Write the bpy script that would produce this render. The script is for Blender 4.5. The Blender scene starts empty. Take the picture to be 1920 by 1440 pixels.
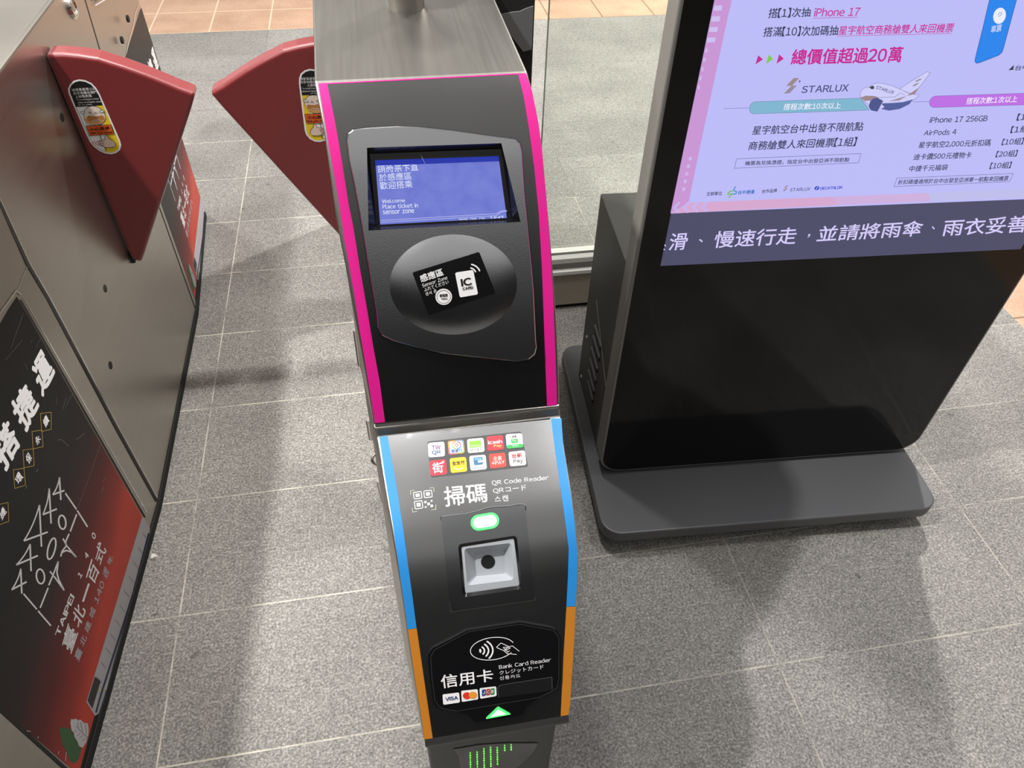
import bpy, bmesh, math
import numpy as np
from mathutils import Vector, Matrix
from mathutils.geometry import delaunay_2d_cdt, tessellate_polygon

sc = bpy.context.scene
col = sc.collection
PI = math.pi

# ------------------------------------------------------------------ camera
# solved from the vertical and the depth vanishing points; floor tiles 600 x 300 mm set the scale
W_PX, H_PX, F_PX = 1920.0, 1440.0, 1388.118
CX, CY = 960.0, 720.0
CAM_H = 1.456
def _unit(v): return v / np.linalg.norm(v)
_down = _unit(np.array([913 - CX, 2100 - CY, F_PX]))
_depth = _unit(np.array([616 - CX, -688 - CY, F_PX]))
_side = _unit(np.cross(_depth, -_down))
_depth = _unit(np.cross(-_down, _side))
RT = np.stack([_side, _depth, -_down])          # camera (x right, y down, z forward) -> world
ORG = np.array([0.0, 0.0, CAM_H])
VX = np.array([CX, CY]) + F_PX * _side[:2] / _side[2]   # vanishing point of the world x axis

cam = bpy.data.cameras.new('camera')
cam.sensor_width = 36.0
cam.lens = 36.0 * F_PX / W_PX
cam.clip_start = 0.02
cam_ob = bpy.data.objects.new('camera', cam)
col.objects.link(cam_ob)
m4 = Matrix.Identity(4)
for i in range(3):
    m4[i][0] = RT[i, 0]; m4[i][1] = -RT[i, 1]; m4[i][2] = -RT[i, 2]; m4[i][3] = ORG[i]
cam_ob.matrix_world = m4
sc.camera = cam_ob

# ------------------------------------------------------------------ world
wd = bpy.data.worlds.new('station_hall')
sc.world = wd
wd.use_nodes = True
wn, wl = wd.node_tree.nodes, wd.node_tree.links
wn.clear()
w_out = wn.new('ShaderNodeOutputWorld'); w_bg = wn.new('ShaderNodeBackground')
w_tc = wn.new('ShaderNodeTexCoord'); w_sep = wn.new('ShaderNodeSeparateXYZ')
wl.new(w_tc.outputs['Generated'], w_sep.inputs[0])
# pale ceiling overhead, darker hall all round, darkest behind the photographer
def w_map(src, a, b, c, d):
    q = wn.new('ShaderNodeMapRange'); q.interpolation_type = 'SMOOTHSTEP'
    for k_, v_ in zip(('From Min', 'From Max', 'To Min', 'To Max'), (a, b, c, d)): q.inputs[k_].default_value = v_
    wl.new(src, q.inputs['Value']); return q.outputs[0]
def w_mix(f, a, b):
    q = wn.new('ShaderNodeMix'); q.data_type = 'RGBA'
    wl.new(f, q.inputs['Factor'])
    for k_, v_ in (('A', a), ('B', b)):
        if isinstance(v_, tuple): q.inputs[k_].default_value = v_
        else: wl.new(v_, q.inputs[k_])
    return q.outputs['Result']
w_hall = w_mix(w_map(w_sep.outputs['Y'], -0.45, 0.25, 0, 1), (0.016, 0.0155, 0.015, 1), (0.27, 0.255, 0.235, 1))
w_all = w_mix(w_map(w_sep.outputs['Z'], 0.38, 0.70, 0, 1), w_hall, (0.60, 0.59, 0.565, 1))
wl.new(w_all, w_bg.inputs[0])
w_bg.inputs[1].default_value = 1.0
wl.new(w_bg.outputs[0], w_out.inputs[0])

# ------------------------------------------------------------------ lamps of the hall, and an added fill
def lamp(name, x, y, z, sx, sy, watts, rot=0.0, c=(1.0, 0.98, 0.945)):
    l = bpy.data.lights.new(name, 'AREA')
    l.shape = 'RECTANGLE'; l.size = sx; l.size_y = sy; l.energy = watts; l.color = c
    o = bpy.data.objects.new(name, l); col.objects.link(o)
    o.location = (x, y, z); o.rotation_euler = (0, 0, rot)
    return o
lamp('ceiling_downlight', -1.26, 0.80, 3.2, 0.10, 0.10, 90)
lamp('ceiling_downlight', -1.26, 3.10, 3.2, 0.14, 0.14, 46)
lamp('ceiling_downlight', -0.05, 1.62, 3.2, 0.12, 0.12, 27)
lamp('ceiling_downlight', 2.35, 3.95, 3.2, 0.14, 0.14, 255)
lamp('poster_fill_light', 1.15, 0.98, 3.2, 0.3, 0.3, 20)  # added fill that brightens the poster side of the left machine
def spot(name, x, y, z, tx, ty, deg, blend, watts, r=0.05):
    l = bpy.data.lights.new(name, 'SPOT')
    l.spot_size = math.radians(deg); l.spot_blend = blend; l.energy = watts; l.shadow_soft_size = r; l.color = (1.0, 0.98, 0.945)
    o = bpy.data.objects.new(name, l); col.objects.link(o)
    o.location = (x, y, z); o.rotation_euler = (Vector((tx, ty, 0)) - Vector((x, y, z))).to_track_quat('-Z', 'Y').to_euler()
spot('gate_spotlight', -0.48, 1.55, 3.2, -0.40, 1.35, 34, 0.8, 150, 0.03)

# ------------------------------------------------------------------ exposure
sc.view_settings.view_transform = 'Standard'
sc.view_settings.look = 'None'
sc.view_settings.exposure = 0.0
sc.view_settings.gamma = 1.0
sc.view_settings.use_curve_mapping = False

# ------------------------------------------------------------------ photo geometry helpers
def ray(px, py):
    return RT @ np.array([px - CX, py - CY, F_PX])

class Plane:
    """a flat face of a thing: point p0, outward normal n"""
    def __init__(self, p0, n):
        self.p0 = np.array(p0, float); self.n = _unit(np.array(n, float))
    def at(self, px, py, off=0.0):
        r = ray(px, py)
        t = np.dot(self.p0 + self.n * off - ORG, self.n) / np.dot(r, self.n)
        return ORG + r * t
    def normal(self, px, py): return self.n
    flat = True

class Moved:
    """the same print on another face: mirrored about x = xm, or moved by fn"""
    def __init__(self, base, fn): self.b = base; self.fn = fn
    def at(self, px, py, off=0.0): return self.fn(self.b.at(px, py, 0.0), off)
    flat = True

LP = np.array([(589,152),(596.5,191),(608,252),(618,321),(626,380),(637,446),(648,500),(661.5,575),(674,640),(685,698),(701,792),(702,803),(707,820),(719,900),(733,980),(743,1047),(755,1124),(763,1180),(775,1265),(787,1336),(795,1387)], float)
RP = np.array([(988,134),(998.5,172),(1010,228),(1017,278),(1021,322),(1028,400),(1035,480),(1040,547),(1045,619),(1048,688),(1049.7,762),(1050,772),(1052,784),(1059,840),(1072,919),(1082,994),(1085,1048),(1084,1090),(1081.5,1136),(1076,1236),(1070,1319),(1067,1343)], float)
ELEV = [(152,52),(200,45),(260,38),(330,33),(575,31),(797,27),(797.1,60),(803,74),(806,20),(818,20),(821,74),(950,72),(985,68),(1030,55),(1065,45),(1120,41),(1386,40)]
def LX(y): return float(np.interp(y, LP[:, 1], LP[:, 0]))
def elev(ly): return math.radians(float(np.interp(ly, [q[0] for q in ELEV], [q[1] for q in ELEV])))
class Front:
    """the curved front of the reader column, as a profile (y, z) that runs down the column"""
    flat = False
    def __init__(self):
        ys = np.linspace(100, 1345, 5000); xs = np.interp(ys, RP[:, 1], RP[:, 0])
        fl = lambda px, py: (lambda r: (ORG + r * (-CAM_H / r[2])))(ray(px, py))
        st = []
        h = CAM_H - 1.09
        y = None
        for ly in range(152, 1387):
            lx = LX(ly)
            m = (VX[1] - ly) / (VX[0] - lx)
            i = int(np.argmin(abs(ly + m * (xs - lx) - ys)))
            a, b = fl(lx, ly), fl(xs[i], ys[i])
            al = (a[1] + b[1]) / 2 / CAM_H
            if y is None: y = al * h
            else:
                en = elev(ly)
                s = (y - al * h) / (math.sin(en) + al * math.cos(en))
                y -= s * math.sin(en); h += s * math.cos(en)
            st.append((ly, y, CAM_H - h, a[0] * h / CAM_H, b[0] * h / CAM_H))
        self.t = np.array(st)
    def station(self, ly):
        return [float(np.interp(ly, self.t[:, 0], self.t[:, i])) for i in (1, 2, 3, 4)]
    def row(self, px, py):
        ly = py
        for _ in range(12):
            lx = LX(ly)
            m = (VX[1] - ly) / (VX[0] - lx)
            ly -= (ly + m * (px - lx) - py)
        return ly
    def at(self, px, py, off=0.0):
        if off <= 0.003: return self.at0(px, py, off)
        qx, qy = px, py                                # a raised point is seen a little displaced
        for _ in range(4):
            p = self.at0(qx, qy, off)
            v = RT.T @ (p - ORG)
            qx += px - (CX + F_PX * v[0] / v[2]); qy += py - (CY + F_PX * v[1] / v[2])
        return self.at0(qx, qy, off)
    def at0(self, px, py, off=0.0):
        ly = self.row(px, py)
        y, z, a, b = self.station(ly)
        r = ray(px, py)
        en = elev(ly)
        p = np.array([r[0] * y / r[1], y, z])
        return p + off * np.array([0, -math.cos(en), math.sin(en)])
    def normal(self, px, py):
        en = elev(self.row(px, py)); return np.array([0, -math.cos(en), math.sin(en)])
FRONT = Front()

def Z(ox, oy, s, pts):
    """points read in an enlarged view (origin ox, oy, scale s) back to photo pixels"""
    return [(ox + p[0] / s, oy + p[1] / s) for p in pts]

# ------------------------------------------------------------------ materials
def srgb(r, g, b):
    f = lambda c: (c / 255 / 12.92) if c / 255 <= 0.04045 else ((c / 255 + 0.055) / 1.055) ** 2.4
    return (f(r), f(g), f(b), 1.0)
MATS = {}
def pbr(name, c, rough=0.5, metal=0.0, spec=0.5, bump=None, emit=None, aniso=0.0, coat=0.0):
    if name in MATS: return MATS[name]
    m = bpy.data.materials.new(name); m.use_nodes = True
    n, l = m.node_tree.nodes, m.node_tree.links
    b = n['Principled BSDF']
    b.inputs['Base Color'].default_value = c
    b.inputs['Roughness'].default_value = rough
    b.inputs['Metallic'].default_value = metal
    b.inputs['Specular IOR Level'].default_value = spec
    b.inputs['Anisotropic'].default_value = aniso
    b.inputs['Coat Weight'].default_value = coat
    if emit is not None:
        b.inputs['Emission Color'].default_value = emit[0]
        b.inputs['Emission Strength'].default_value = emit[1]
    tc = n.new('ShaderNodeTexCoord')
    nz = n.new('ShaderNodeTexNoise')
    l.new(tc.outputs['Object'], nz.inputs['Vector'])
    if bump:
        nz.inputs['Scale'].default_value = bump[0]
        bp = n.new('ShaderNodeBump'); bp.inputs['Strength'].default_value = bump[1]
        bp.inputs['Distance'].default_value = bump[2]
        l.new(nz.outputs['Fac'], bp.inputs['Height']); l.new(bp.outputs[0], b.inputs['Normal'])
    else:
        nz.inputs['Scale'].default_value = 9.0
        mr = n.new('ShaderNodeMapRange')
        mr.inputs['To Min'].default_value = max(0.02, rough * 0.85); mr.inputs['To Max'].default_value = min(1, rough * 1.15)
        l.new(nz.outputs['Fac'], mr.inputs['Value']); l.new(mr.outputs[0], b.inputs['Roughness'])
    MATS[name] = m
    return m
def glow(name, c, strength=1.0):
    if name in MATS: return MATS[name]
    m = bpy.data.materials.new(name); m.use_nodes = True
    n, l = m.node_tree.nodes, m.node_tree.links
    b = n['Principled BSDF']
    b.inputs['Base Color'].default_value = (0.01, 0.01, 0.01, 1)
    b.inputs['Roughness'].default_value = 0.35
    b.inputs['Specular IOR Level'].default_value = 0.2
    b.inputs['Emission Color'].default_value = c
    b.inputs['Emission Strength'].default_value = strength
    MATS[name] = m
    return m
def brushed(name, c, rough, scale):
    m = bpy.data.materials.new(name); m.use_nodes = True
    n, l = m.node_tree.nodes, m.node_tree.links
    b = n['Principled BSDF']
    b.inputs['Metallic'].default_value = 1.0
    tc = n.new('ShaderNodeTexCoord'); mp = n.new('ShaderNodeMapping'); mp.inputs['Scale'].default_value = scale
    nz = n.new('ShaderNodeTexNoise'); nz.inputs['Scale'].default_value = 1.0; nz.inputs['Detail'].default_value = 4
    l.new(tc.outputs['Object'], mp.inputs[0]); l.new(mp.outputs[0], nz.inputs['Vector'])
    n2 = n.new('ShaderNodeTexNoise'); n2.inputs['Scale'].default_value = 5.0; n2.inputs['Detail'].default_value = 5
    l.new(tc.outputs['Object'], n2.inputs['Vector'])
    mx = n.new('ShaderNodeMath'); mx.operation = 'ADD'
    l.new(nz.outputs['Fac'], mx.inputs[0]); l.new(n2.outputs['Fac'], mx.inputs[1])
    r1 = n.new('ShaderNodeMapRange'); r1.inputs['From Min'].default_value = 0.5; r1.inputs['From Max'].default_value = 1.5
    r1.inputs['To Min'].default_value = rough * 0.93; r1.inputs['To Max'].default_value = rough * 1.08
    l.new(mx.outputs[0], r1.inputs['Value']); l.new(r1.outputs[0], b.inputs['Roughness'])
    cr = n.new('ShaderNodeMix'); cr.data_type = 'RGBA'
    cr.inputs['A'].default_value = (c[0] * 0.94, c[1] * 0.935, c[2] * 0.925, 1); cr.inputs['B'].default_value = (c[0] * 1.04, c[1] * 1.04, c[2] * 1.04, 1)
    r2 = n.new('ShaderNodeMapRange'); r2.inputs['From Min'].default_value = 0.6; r2.inputs['From Max'].default_value = 1.4
    l.new(mx.outputs[0], r2.inputs['Value']); l.new(r2.outputs[0], cr.inputs['Factor']); l.new(cr.outputs['Result'], b.inputs['Base Color'])
    MATS[name] = m
    return m

M = {}
M['steel'] = brushed('brushed_stainless_steel', (0.47, 0.45, 0.42), 0.34, (260, 6, 6))
M['steel_side'] = brushed('satin_stainless_sheet', (0.52, 0.485, 0.44), 0.35, (5, 5, 60))
M['chrome'] = pbr('polished_steel_edge', (0.80, 0.79, 0.77, 1), 0.16, 1.0)
M['dark_seam'] = pbr('dark_seam', (0.02, 0.018, 0.016, 1), 0.7)
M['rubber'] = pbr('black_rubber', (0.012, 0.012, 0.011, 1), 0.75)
M['panel'] = pbr('satin_black_panel', (0.17, 0.17, 0.174, 1), 0.27, 1.0)
M['pay'] = pbr('satin_charcoal_panel', (0.25, 0.252, 0.258, 1), 0.27, 1.0)
M['gloss'] = pbr('gloss_black_plastic', (0.006, 0.006, 0.007, 1), 0.13, 0.0, 0.5)
M['plate'] = pbr('black_plate', (0.20, 0.205, 0.216, 1), 0.27, 1.0)
M['grain'] = pbr('grained_black_plastic', (0.46, 0.47, 0.49, 1), 0.22, 1.0, bump=(1000, 0.16, 0.0006))
M['lower'] = pbr('dark_grey_paint', (0.045, 0.045, 0.046, 1), 0.42)
M['magenta'] = pbr('magenta_film', srgb(230, 27, 147), 0.38)
M['blue'] = pbr('blue_film', srgb(40, 140, 215), 0.38)
M['orange'] = pbr('orange_film', srgb(200, 125, 35), 0.42)
M['red'] = pbr('red_flap_moulding', srgb(120, 25, 30), 0.42, 0, 0.9)
_b = M['red'].node_tree.nodes['Principled BSDF']; _b.inputs['Sheen Weight'].default_value = 0.6; _b.inputs['Sheen Roughness'].default_value = 0.35; _b.inputs['Sheen Tint'].default_value = (1, 0.75, 0.78, 1)
M['white'] = pbr('white_print', srgb(246, 244, 246), 0.45)
M['offwhite'] = pbr('pale_grey_print', srgb(196, 192, 198), 0.5)
M['black'] = pbr('black_print', srgb(18, 18, 20), 0.45)
M['grey_in'] = pbr('scanner_grey_plastic', srgb(176, 180, 186), 0.40)
M['glassblack'] = pbr('black_glass', (0.0035, 0.0035, 0.004, 1), 0.09, 0, 0.3)
M['totem_grey'] = pbr('totem_dark_paint', srgb(94, 94, 97), 0.42)
M['totem_box'] = pbr('totem_box_paint', srgb(84, 84, 80), 0.55)
M['alu'] = pbr('anodised_frame', srgb(148, 145, 140), 0.42, 0.0)
M['alu_bright'] = pbr('bright_aluminium', srgb(244, 243, 238), 0.35, 0.0)
M['plinth'] = pbr('grey_brown_stone', srgb(172, 162, 148), 0.7, bump=(60, 0.2, 0.002))
M['yellow'] = pbr('yellow_print', srgb(236, 205, 40), 0.5)
M['orange_print'] = pbr('orange_print', srgb(222, 92, 28), 0.5)
M['brown_print'] = pbr('tan_print', srgb(186, 122, 62), 0.5)
M['gold'] = pbr('gold_print', srgb(190, 155, 75), 0.5)
M['green_print'] = pbr('leaf_green_print', srgb(62, 100, 60), 0.55)
M['navy'] = pbr('navy_print', srgb(38, 52, 84), 0.5)
M['paper'] = pbr('paper_white', srgb(228, 226, 220), 0.8)
P = lambda r, g, b: pbr('print_%d_%d_%d' % (r, g, b), srgb(r, g, b), 0.45)
G = lambda r, g, b, s=1.0: glow('lit_%d_%d_%d_%d' % (r, g, b, int(s * 100)), srgb(r, g, b), s)

def clear_acrylic():
    m = bpy.data.materials.new('clear_glass_sheet'); m.use_nodes = True
    n, l = m.node_tree.nodes, m.node_tree.links
    n.clear()
    o = n.new('ShaderNodeOutputMaterial'); mx = n.new('ShaderNodeMixShader'); t = n.new('ShaderNodeBsdfTransparent')
    g = n.new('ShaderNodeBsdfGlossy'); fr = n.new('ShaderNodeFresnel')
    t.inputs[0].default_value = (0.945, 0.965, 0.935, 1); g.inputs['Roughness'].default_value = 0.03
    fr.inputs[0].default_value = 1.45
    l.new(fr.outputs[0], mx.inputs[0]); l.new(t.outputs[0], mx.inputs[1]); l.new(g.outputs[0], mx.inputs[2]); l.new(mx.outputs[0], o.inputs[0])
    return m
M['glass'] = clear_acrylic()

# ------------------------------------------------------------------ object helpers
def tag(o, label, cat, group=None, kind=None):
    if label: o['label'] = label
    if cat: o['category'] = cat
    if group: o['group'] = group
    if kind: o['kind'] = kind
    return o
def thing(name, loc, label, cat, group=None):
    o = bpy.data.objects.new(name, None); col.objects.link(o)
    o.location = loc; o.empty_display_size = 0.1
    o['_at'] = loc
    return tag(o, label, cat, group)

class MB:
    def __init__(self): self.v = []; self.f = []; self.mi = []; self.mats = []
    def mat(self, m):
        if m not in self.mats: self.mats.append(m)
        return self.mats.index(m)
    def face(self, pts, m):
        b = len(self.v); self.v += [tuple(map(float, p)) for p in pts]
        self.f.append(tuple(range(b, b + len(pts)))); self.mi.append(self.mat(m))
    def mesh(self, pts, faces, m):
        b = len(self.v); self.v += [tuple(map(float, p)) for p in pts]; i = self.mat(m)
        for f in faces: self.f.append(tuple(b + q for q in f)); self.mi.append(i)
    def box(self, x0, x1, y0, y1, z0, z1, m, fr=None):
        c = [(x, y, z) for z in (z0, z1) for y in (y0, y1) for x in (x0, x1)]
        if fr: c = [fr(*q) for q in c]
        self.mesh(c, [(0, 2, 3, 1), (4, 5, 7, 6), (0, 1, 5, 4), (2, 6, 7, 3), (0, 4, 6, 2), (1, 3, 7, 5)], m)
    def prism(self, plan, z0, z1, m, fr=None):
        n = len(plan)
        c = [(x, y, z0) for x, y in plan] + [(x, y, z1) for x, y in plan]
        if fr: c = [fr(*q) for q in c]
        self.mesh(c, [tuple(range(n - 1, -1, -1)), tuple(range(n, 2 * n))] + [(i, (i + 1) % n, n + (i + 1) % n, n + i) for i in range(n)], m)
    def tube(self, a, b, r, m, n=20, r2=None):
        a, b = Vector(a), Vector(b); d = (b - a).normalized()
        u = d.orthogonal().normalized(); w = d.cross(u)
        r2 = r if r2 is None else r2
        c = [a + (u * math.cos(t) + w * math.sin(t)) * r for t in [2 * PI * i / n for i in range(n)]]
        c += [b + (u * math.cos(t) + w * math.sin(t)) * r2 for t in [2 * PI * i / n for i in range(n)]]
        self.mesh(c, [tuple(range(n - 1, -1, -1)), tuple(range(n, 2 * n))] + [(i, (i + 1) % n, n + (i + 1) % n, n + i) for i in range(n)], m)
    def ring(self, c, nrm, R, r, m, a0=0.0, a1=2 * PI, n=32, k=10):
        c = Vector(c); d = Vector(nrm).normalized(); u = d.orthogonal().normalized(); w = d.cross(u)
        full = abs(a1 - a0 - 2 * PI) < 1e-6
        pts = []; N = n if full else n + 1
        for i in range(N):
            t = a0 + (a1 - a0) * i / n
            e1 = u * math.cos(t) + w * math.sin(t)
            for j in range(k):
                q = 2 * PI * j / k
                pts.append(c + e1 * (R + r * math.cos(q)) + d * (r * math.sin(q)))
        fs = []
        for i in range(n):
            for j in range(k):
                a = i * k + j; b = i * k + (j + 1) % k; i2 = (i + 1) % N
                fs.append((a, b, i2 * k + (j + 1) % k, i2 * k + j))
        self.mesh(pts, fs, m)
    # ---- flat prints that lie on a surface s
    def poly(self, s, pts, m, lay=1, off=0.0, dense=0):
        pts = [tuple(p) for p in pts]
        if dense:
            v, f = fill_px(pts, [], dense)
        else:
            tris = tessellate_polygon([[Vector((p[0], p[1], 0)) for p in pts]])
            v, f = pts, [tuple(t) for t in tris]
        P3 = [s.at(p[0], p[1], off + lay * 0.00025) for p in v]
        f = [orient(P3, t, s) for t in f]
        self.mesh(P3, f, m)
    def stroke(self, s, pts, w, m, lay=1, off=0.0, closed=False):
        pts = [np.array(p, float) for p in pts]
        n = len(pts); L = []; R_ = []
        for i in range(n):
            a = pts[(i - 1) % n] if (closed or i > 0) else pts[i]
            b = pts[(i + 1) % n] if (closed or i < n - 1) else pts[i]
            d1 = _unit(pts[i] - a) if np.linalg.norm(pts[i] - a) > 0 else None
            d2 = _unit(b - pts[i]) if np.linalg.norm(b - pts[i]) > 0 else None
            if d1 is None: d1 = d2
            if d2 is None: d2 = d1
            nn = np.array([-(d1 + d2)[1], (d1 + d2)[0]])
            if np.linalg.norm(nn) < 1e-6: nn = np.array([-d1[1], d1[0]])
            nn = _unit(nn); k = max(0.35, abs(np.dot(nn, np.array([-d1[1], d1[0]]))))
            L.append(pts[i] + nn * w / 2 / k); R_.append(pts[i] - nn * w / 2 / k)
        P3 = [s.at(p[0], p[1], off + lay * 0.00025) for p in L + R_]
        fs = []
        for i in range(n if closed else n - 1):
            j = (i + 1) % n
            fs.append((i, j, n + j, n + i))
        self.mesh(P3, [orient(P3, t, s) for t in fs], m)
    def ell(self, s, c, rx, ry, m, lay=1, off=0.0, rot=0.0, n=28):
        self.poly(s, ellipse(c, rx, ry, rot, n), m, lay, off)
    def text(self, s, body, quad, m, lay=1, off=0.0, bold=0.0):
        """lettering whose ink box has the photo corners quad = TL, TR, BR, BL"""
        v, f = glyphs(body, bold)
        q = [np.array(p, float) for p in quad]
        LIFT = 0.00003
        if s.flat:
            w = [s.at(p[0], p[1], off + lay * 0.00025) for p in q]
            nn = _unit(np.cross(w[1] - w[0], w[3] - w[0]))
            if np.dot(nn, ORG - w[0]) < 0: nn = -nn
            P3 = [w[3] * (1 - a) * (1 - b) + w[2] * a * (1 - b) + w[1] * a * b + w[0] * (1 - a) * b + nn * (LIFT * k_) for a, b, k_ in v]
        else:
            pp = [(q[3] * (1 - a) * (1 - b) + q[2] * a * (1 - b) + q[1] * a * b + q[0] * (1 - a) * b, k_) for a, b, k_ in v]
            P3 = [s.at(p[0], p[1], off + lay * 0.00025 + LIFT * k_) for p, k_ in pp]
        self.mesh(P3, [orient(P3, t, s) for t in f], m)
    def build(self, name, parent=None, smooth=False, bevel=0.0, seg=2, label=None, angle=35):
        o3 = np.zeros(3)
        if parent is not None:
            r = parent
            while r.parent is not None: r = r.parent
            o3 = np.array(r.location)
        me = bpy.data.meshes.new(name)
        me.from_pydata([tuple(np.array(p) - o3) for p in self.v], [], self.f)
        for m in self.mats: me.materials.append(m)
        me.polygons.foreach_set('material_index', self.mi)
        me.validate()
        o = bpy.data.objects.new(name, me); col.objects.link(o)
        if parent is not None: o.parent = parent
        if bevel:
            bm = bmesh.new(); bm.from_mesh(me); bmesh.ops.remove_doubles(bm, verts=bm.verts, dist=1e-5)
            bmesh.ops.recalc_face_normals(bm, faces=bm.faces); bm.to_mesh(me); bm.free()
            b = o.modifiers.new('bevel', 'BEVEL'); b.width = bevel; b.segments = seg; b.limit_method = 'ANGLE'; b.angle_limit = math.radians(angle)
            b.harden_normals = False
        if smooth:
            bm = bmesh.new(); bm.from_mesh(me); bmesh.ops.remove_doubles(bm, verts=bm.verts, dist=1e-6); bm.to_mesh(me); bm.free()
            me.polygons.foreach_set('use_smooth', [True] * len(me.polygons))
            try: me.set_sharp_from_angle(angle=math.radians(40))
            except Exception: pass
        if label: o['label'] = label
        return o

def orient(P3, t, s):
    a, b, c = (np.array(P3[t[0]]), np.array(P3[t[1]]), np.array(P3[t[2]]))
    n = np.cross(b - a, c - a)
    return t if np.dot(n, ORG - a) > 0 else tuple(reversed(t))
def ellipse(c, rx, ry, rot=0.0, n=28, a0=0.0, a1=2 * PI):
    out = []
    full = abs(a1 - a0 - 2 * PI) < 1e-6
    for i in range(n if full else n + 1):
        t = a0 + (a1 - a0) * i / n
        x, y = rx * math.cos(t), ry * math.sin(t)
        out.append((c[0] + x * math.cos(rot) - y * math.sin(rot), c[1] + x * math.sin(rot) + y * math.cos(rot)))
    return out
def rounded(q, r, n=4):
    """rounded polygon in the pixel frame"""
    out = []; N = len(q)
    for i in range(N):
        p, a, b = np.array(q[i], float), np.array(q[i - 1], float), np.array(q[(i + 1) % N], float)
        da, db = _unit(a - p), _unit(b - p)
        rr = r[i] if isinstance(r, (list, tuple)) else r
        rr = min(rr, np.linalg.norm(a - p) * 0.48, np.linalg.norm(b - p) * 0.48)
        A, B = p + da * rr, p + db * rr
        for k_ in range(n + 1):
            t = k_ / n
            out.append(tuple((1 - t) ** 2 * A + 2 * t * (1 - t) * p + t * t * B))
    return out
def inside(p, poly):
    x, y = p; c = False; j = len(poly) - 1
    for i in range(len(poly)):
        xi, yi = poly[i]; xj, yj = poly[j]
        if (yi > y) != (yj > y) and x < (xj - xi) * (y - yi) / (yj - yi) + xi: c = not c
        j = i
    return c
def fill_px(outer, holes, step):
    """dense triangle fill of an outline with holes"""
    V = []; E = []
    def loop(pts):
        b = len(V); L = []
        for i in range(len(pts)):
            a, c = np.array(pts[i], float), np.array(pts[(i + 1) % len(pts)], float)
            k_ = max(1, int(np.linalg.norm(c - a) / step))
            for t in range(k_): L.append(tuple(a + (c - a) * t / k_))
        V.extend(L); n = len(L)
        E.extend([(b + i, b + (i + 1) % n) for i in range(n)])
    loop(outer)
    for h in holes: loop(h)
    xs = [p[0] for p in outer]; ys = [p[1] for p in outer]
    y = min(ys) + step * 0.5; row = 0
    while y < max(ys):
        x = min(xs) + step * (0.25 + 0.5 * (row % 2))
        while x < max(xs):
            if inside((x, y), outer) and not any(inside((x, y), h) for h in holes):
                V.append((x, y))
            x += step
        y += step * 0.87; row += 1
    r = delaunay_2d_cdt([Vector(p) for p in V], E, [], 0, 1e-5)
    vs = [(p[0], p[1]) for p in r[0]]
    fs = []
    for f in r[2]:
        c = (sum(vs[i][0] for i in f) / len(f), sum(vs[i][1] for i in f) / len(f))
        if inside(c, outer) and not any(inside(c, h) for h in holes): fs.append(tuple(f))
    return vs, fs
_glyph = {}
_one = {}
def one_glyph(ch):
    """outline faces of one character in em units"""
    if ch in _one: return _one[ch]
    c = bpy.data.curves.new('lettering', 'FONT'); c.body = ch; c.resolution_u = 3
    o = bpy.data.objects.new('lettering', c); col.objects.link(o)
    dg = bpy.context.evaluated_depsgraph_get()
    me = bpy.data.meshes.new_from_object(o.evaluated_get(dg))
    v = [(p.co.x, p.co.y) for p in me.vertices]; f = [tuple(p.vertices) for p in me.polygons]
    bpy.data.objects.remove(o); bpy.data.curves.remove(c); bpy.data.meshes.remove(me)
    _one[ch] = (v, f)
    return v, f
def glyphs(body, bold):
    key = (body, bold)
    if key in _glyph: return _glyph[key]
    v, f, x = [], [], 0.0
    for ch in body:
        if ch == ' ': x += 0.36 - 0.17 * (len(body) > 24); continue
        wide = chr(ord(ch) + 0xFEE0) if 33 <= ord(ch) <= 126 else ch     # the plain grotesque letters of the wide set
        gv, gf = one_glyph(wide) if ch != 'I' else ([(0, 0), (0.1, 0), (0.1, 0.735), (0, 0.735)], [(0, 1, 2, 3)])   # a plain upright I
        if not gv: x += 0.3; continue
        a, b = min(p[0] for p in gv), max(p[0] for p in gv)
        n0 = len(v)
        if 33 <= ord(ch) <= 126 or ch in '【】：':
            gap = 0.085 if ch not in 'il.,:!' else 0.075
            v += [(x + p[0] - a, p[1]) for p in gv]; x += b - a + gap
        else:
            v += [(x + p[0], p[1]) for p in gv]; x += 1.0
        f += [tuple(n0 + q for q in t) for t in gf]
    copies = [0] * len(v)
    if bold:                                     # a heavier weight: the strokes widened all round
        n0, v0, f0 = len(v), list(v), list(f)
        for i_, (dx, dy) in enumerate(((1, 0), (-1, 0), (0, 1), (0, -1), (.7, .7), (-.7, .7), (.7, -.7), (-.7, -.7))):
            v += [(x_ + dx * bold, y_ + dy * bold) for x_, y_ in v0]
            f += [tuple(q + n0 * (i_ + 1) for q in t) for t in f0]
            copies += [i_ + 1] * n0
    x0, x1 = min(p[0] for p in v), max(p[0] for p in v); y0, y1 = min(p[1] for p in v), max(p[1] for p in v)
    v = [((p[0] - x0) / max(1e-6, x1 - x0), (p[1] - y0) / max(1e-6, y1 - y0), c_) for p, c_ in zip(v, copies)]
    _glyph[key] = (v, f)
    return v, f
def subdiv(pts, step, like=None):
    out = []
    for i in range(len(pts)):
        a, c = np.array(pts[i], float), np.array(pts[(i + 1) % len(pts)], float)
        b0, b1 = (a, c) if like is None else (np.array(like[i], float), np.array(like[(i + 1) % len(like)], float))
        k_ = max(1, int(np.linalg.norm(b1 - b0) / step))
        out += [tuple(a + (c - a) * t / k_) for t in range(k_)]
    return out
def skin(mb, s, outer, holes, m, step, off=0.0):
    v, f = fill_px(outer, holes, step)
    P3 = [s.at(p[0], p[1], off) for p in v]
    mb.mesh(P3, [orient(P3, t, s) for t in f], m)
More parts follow.
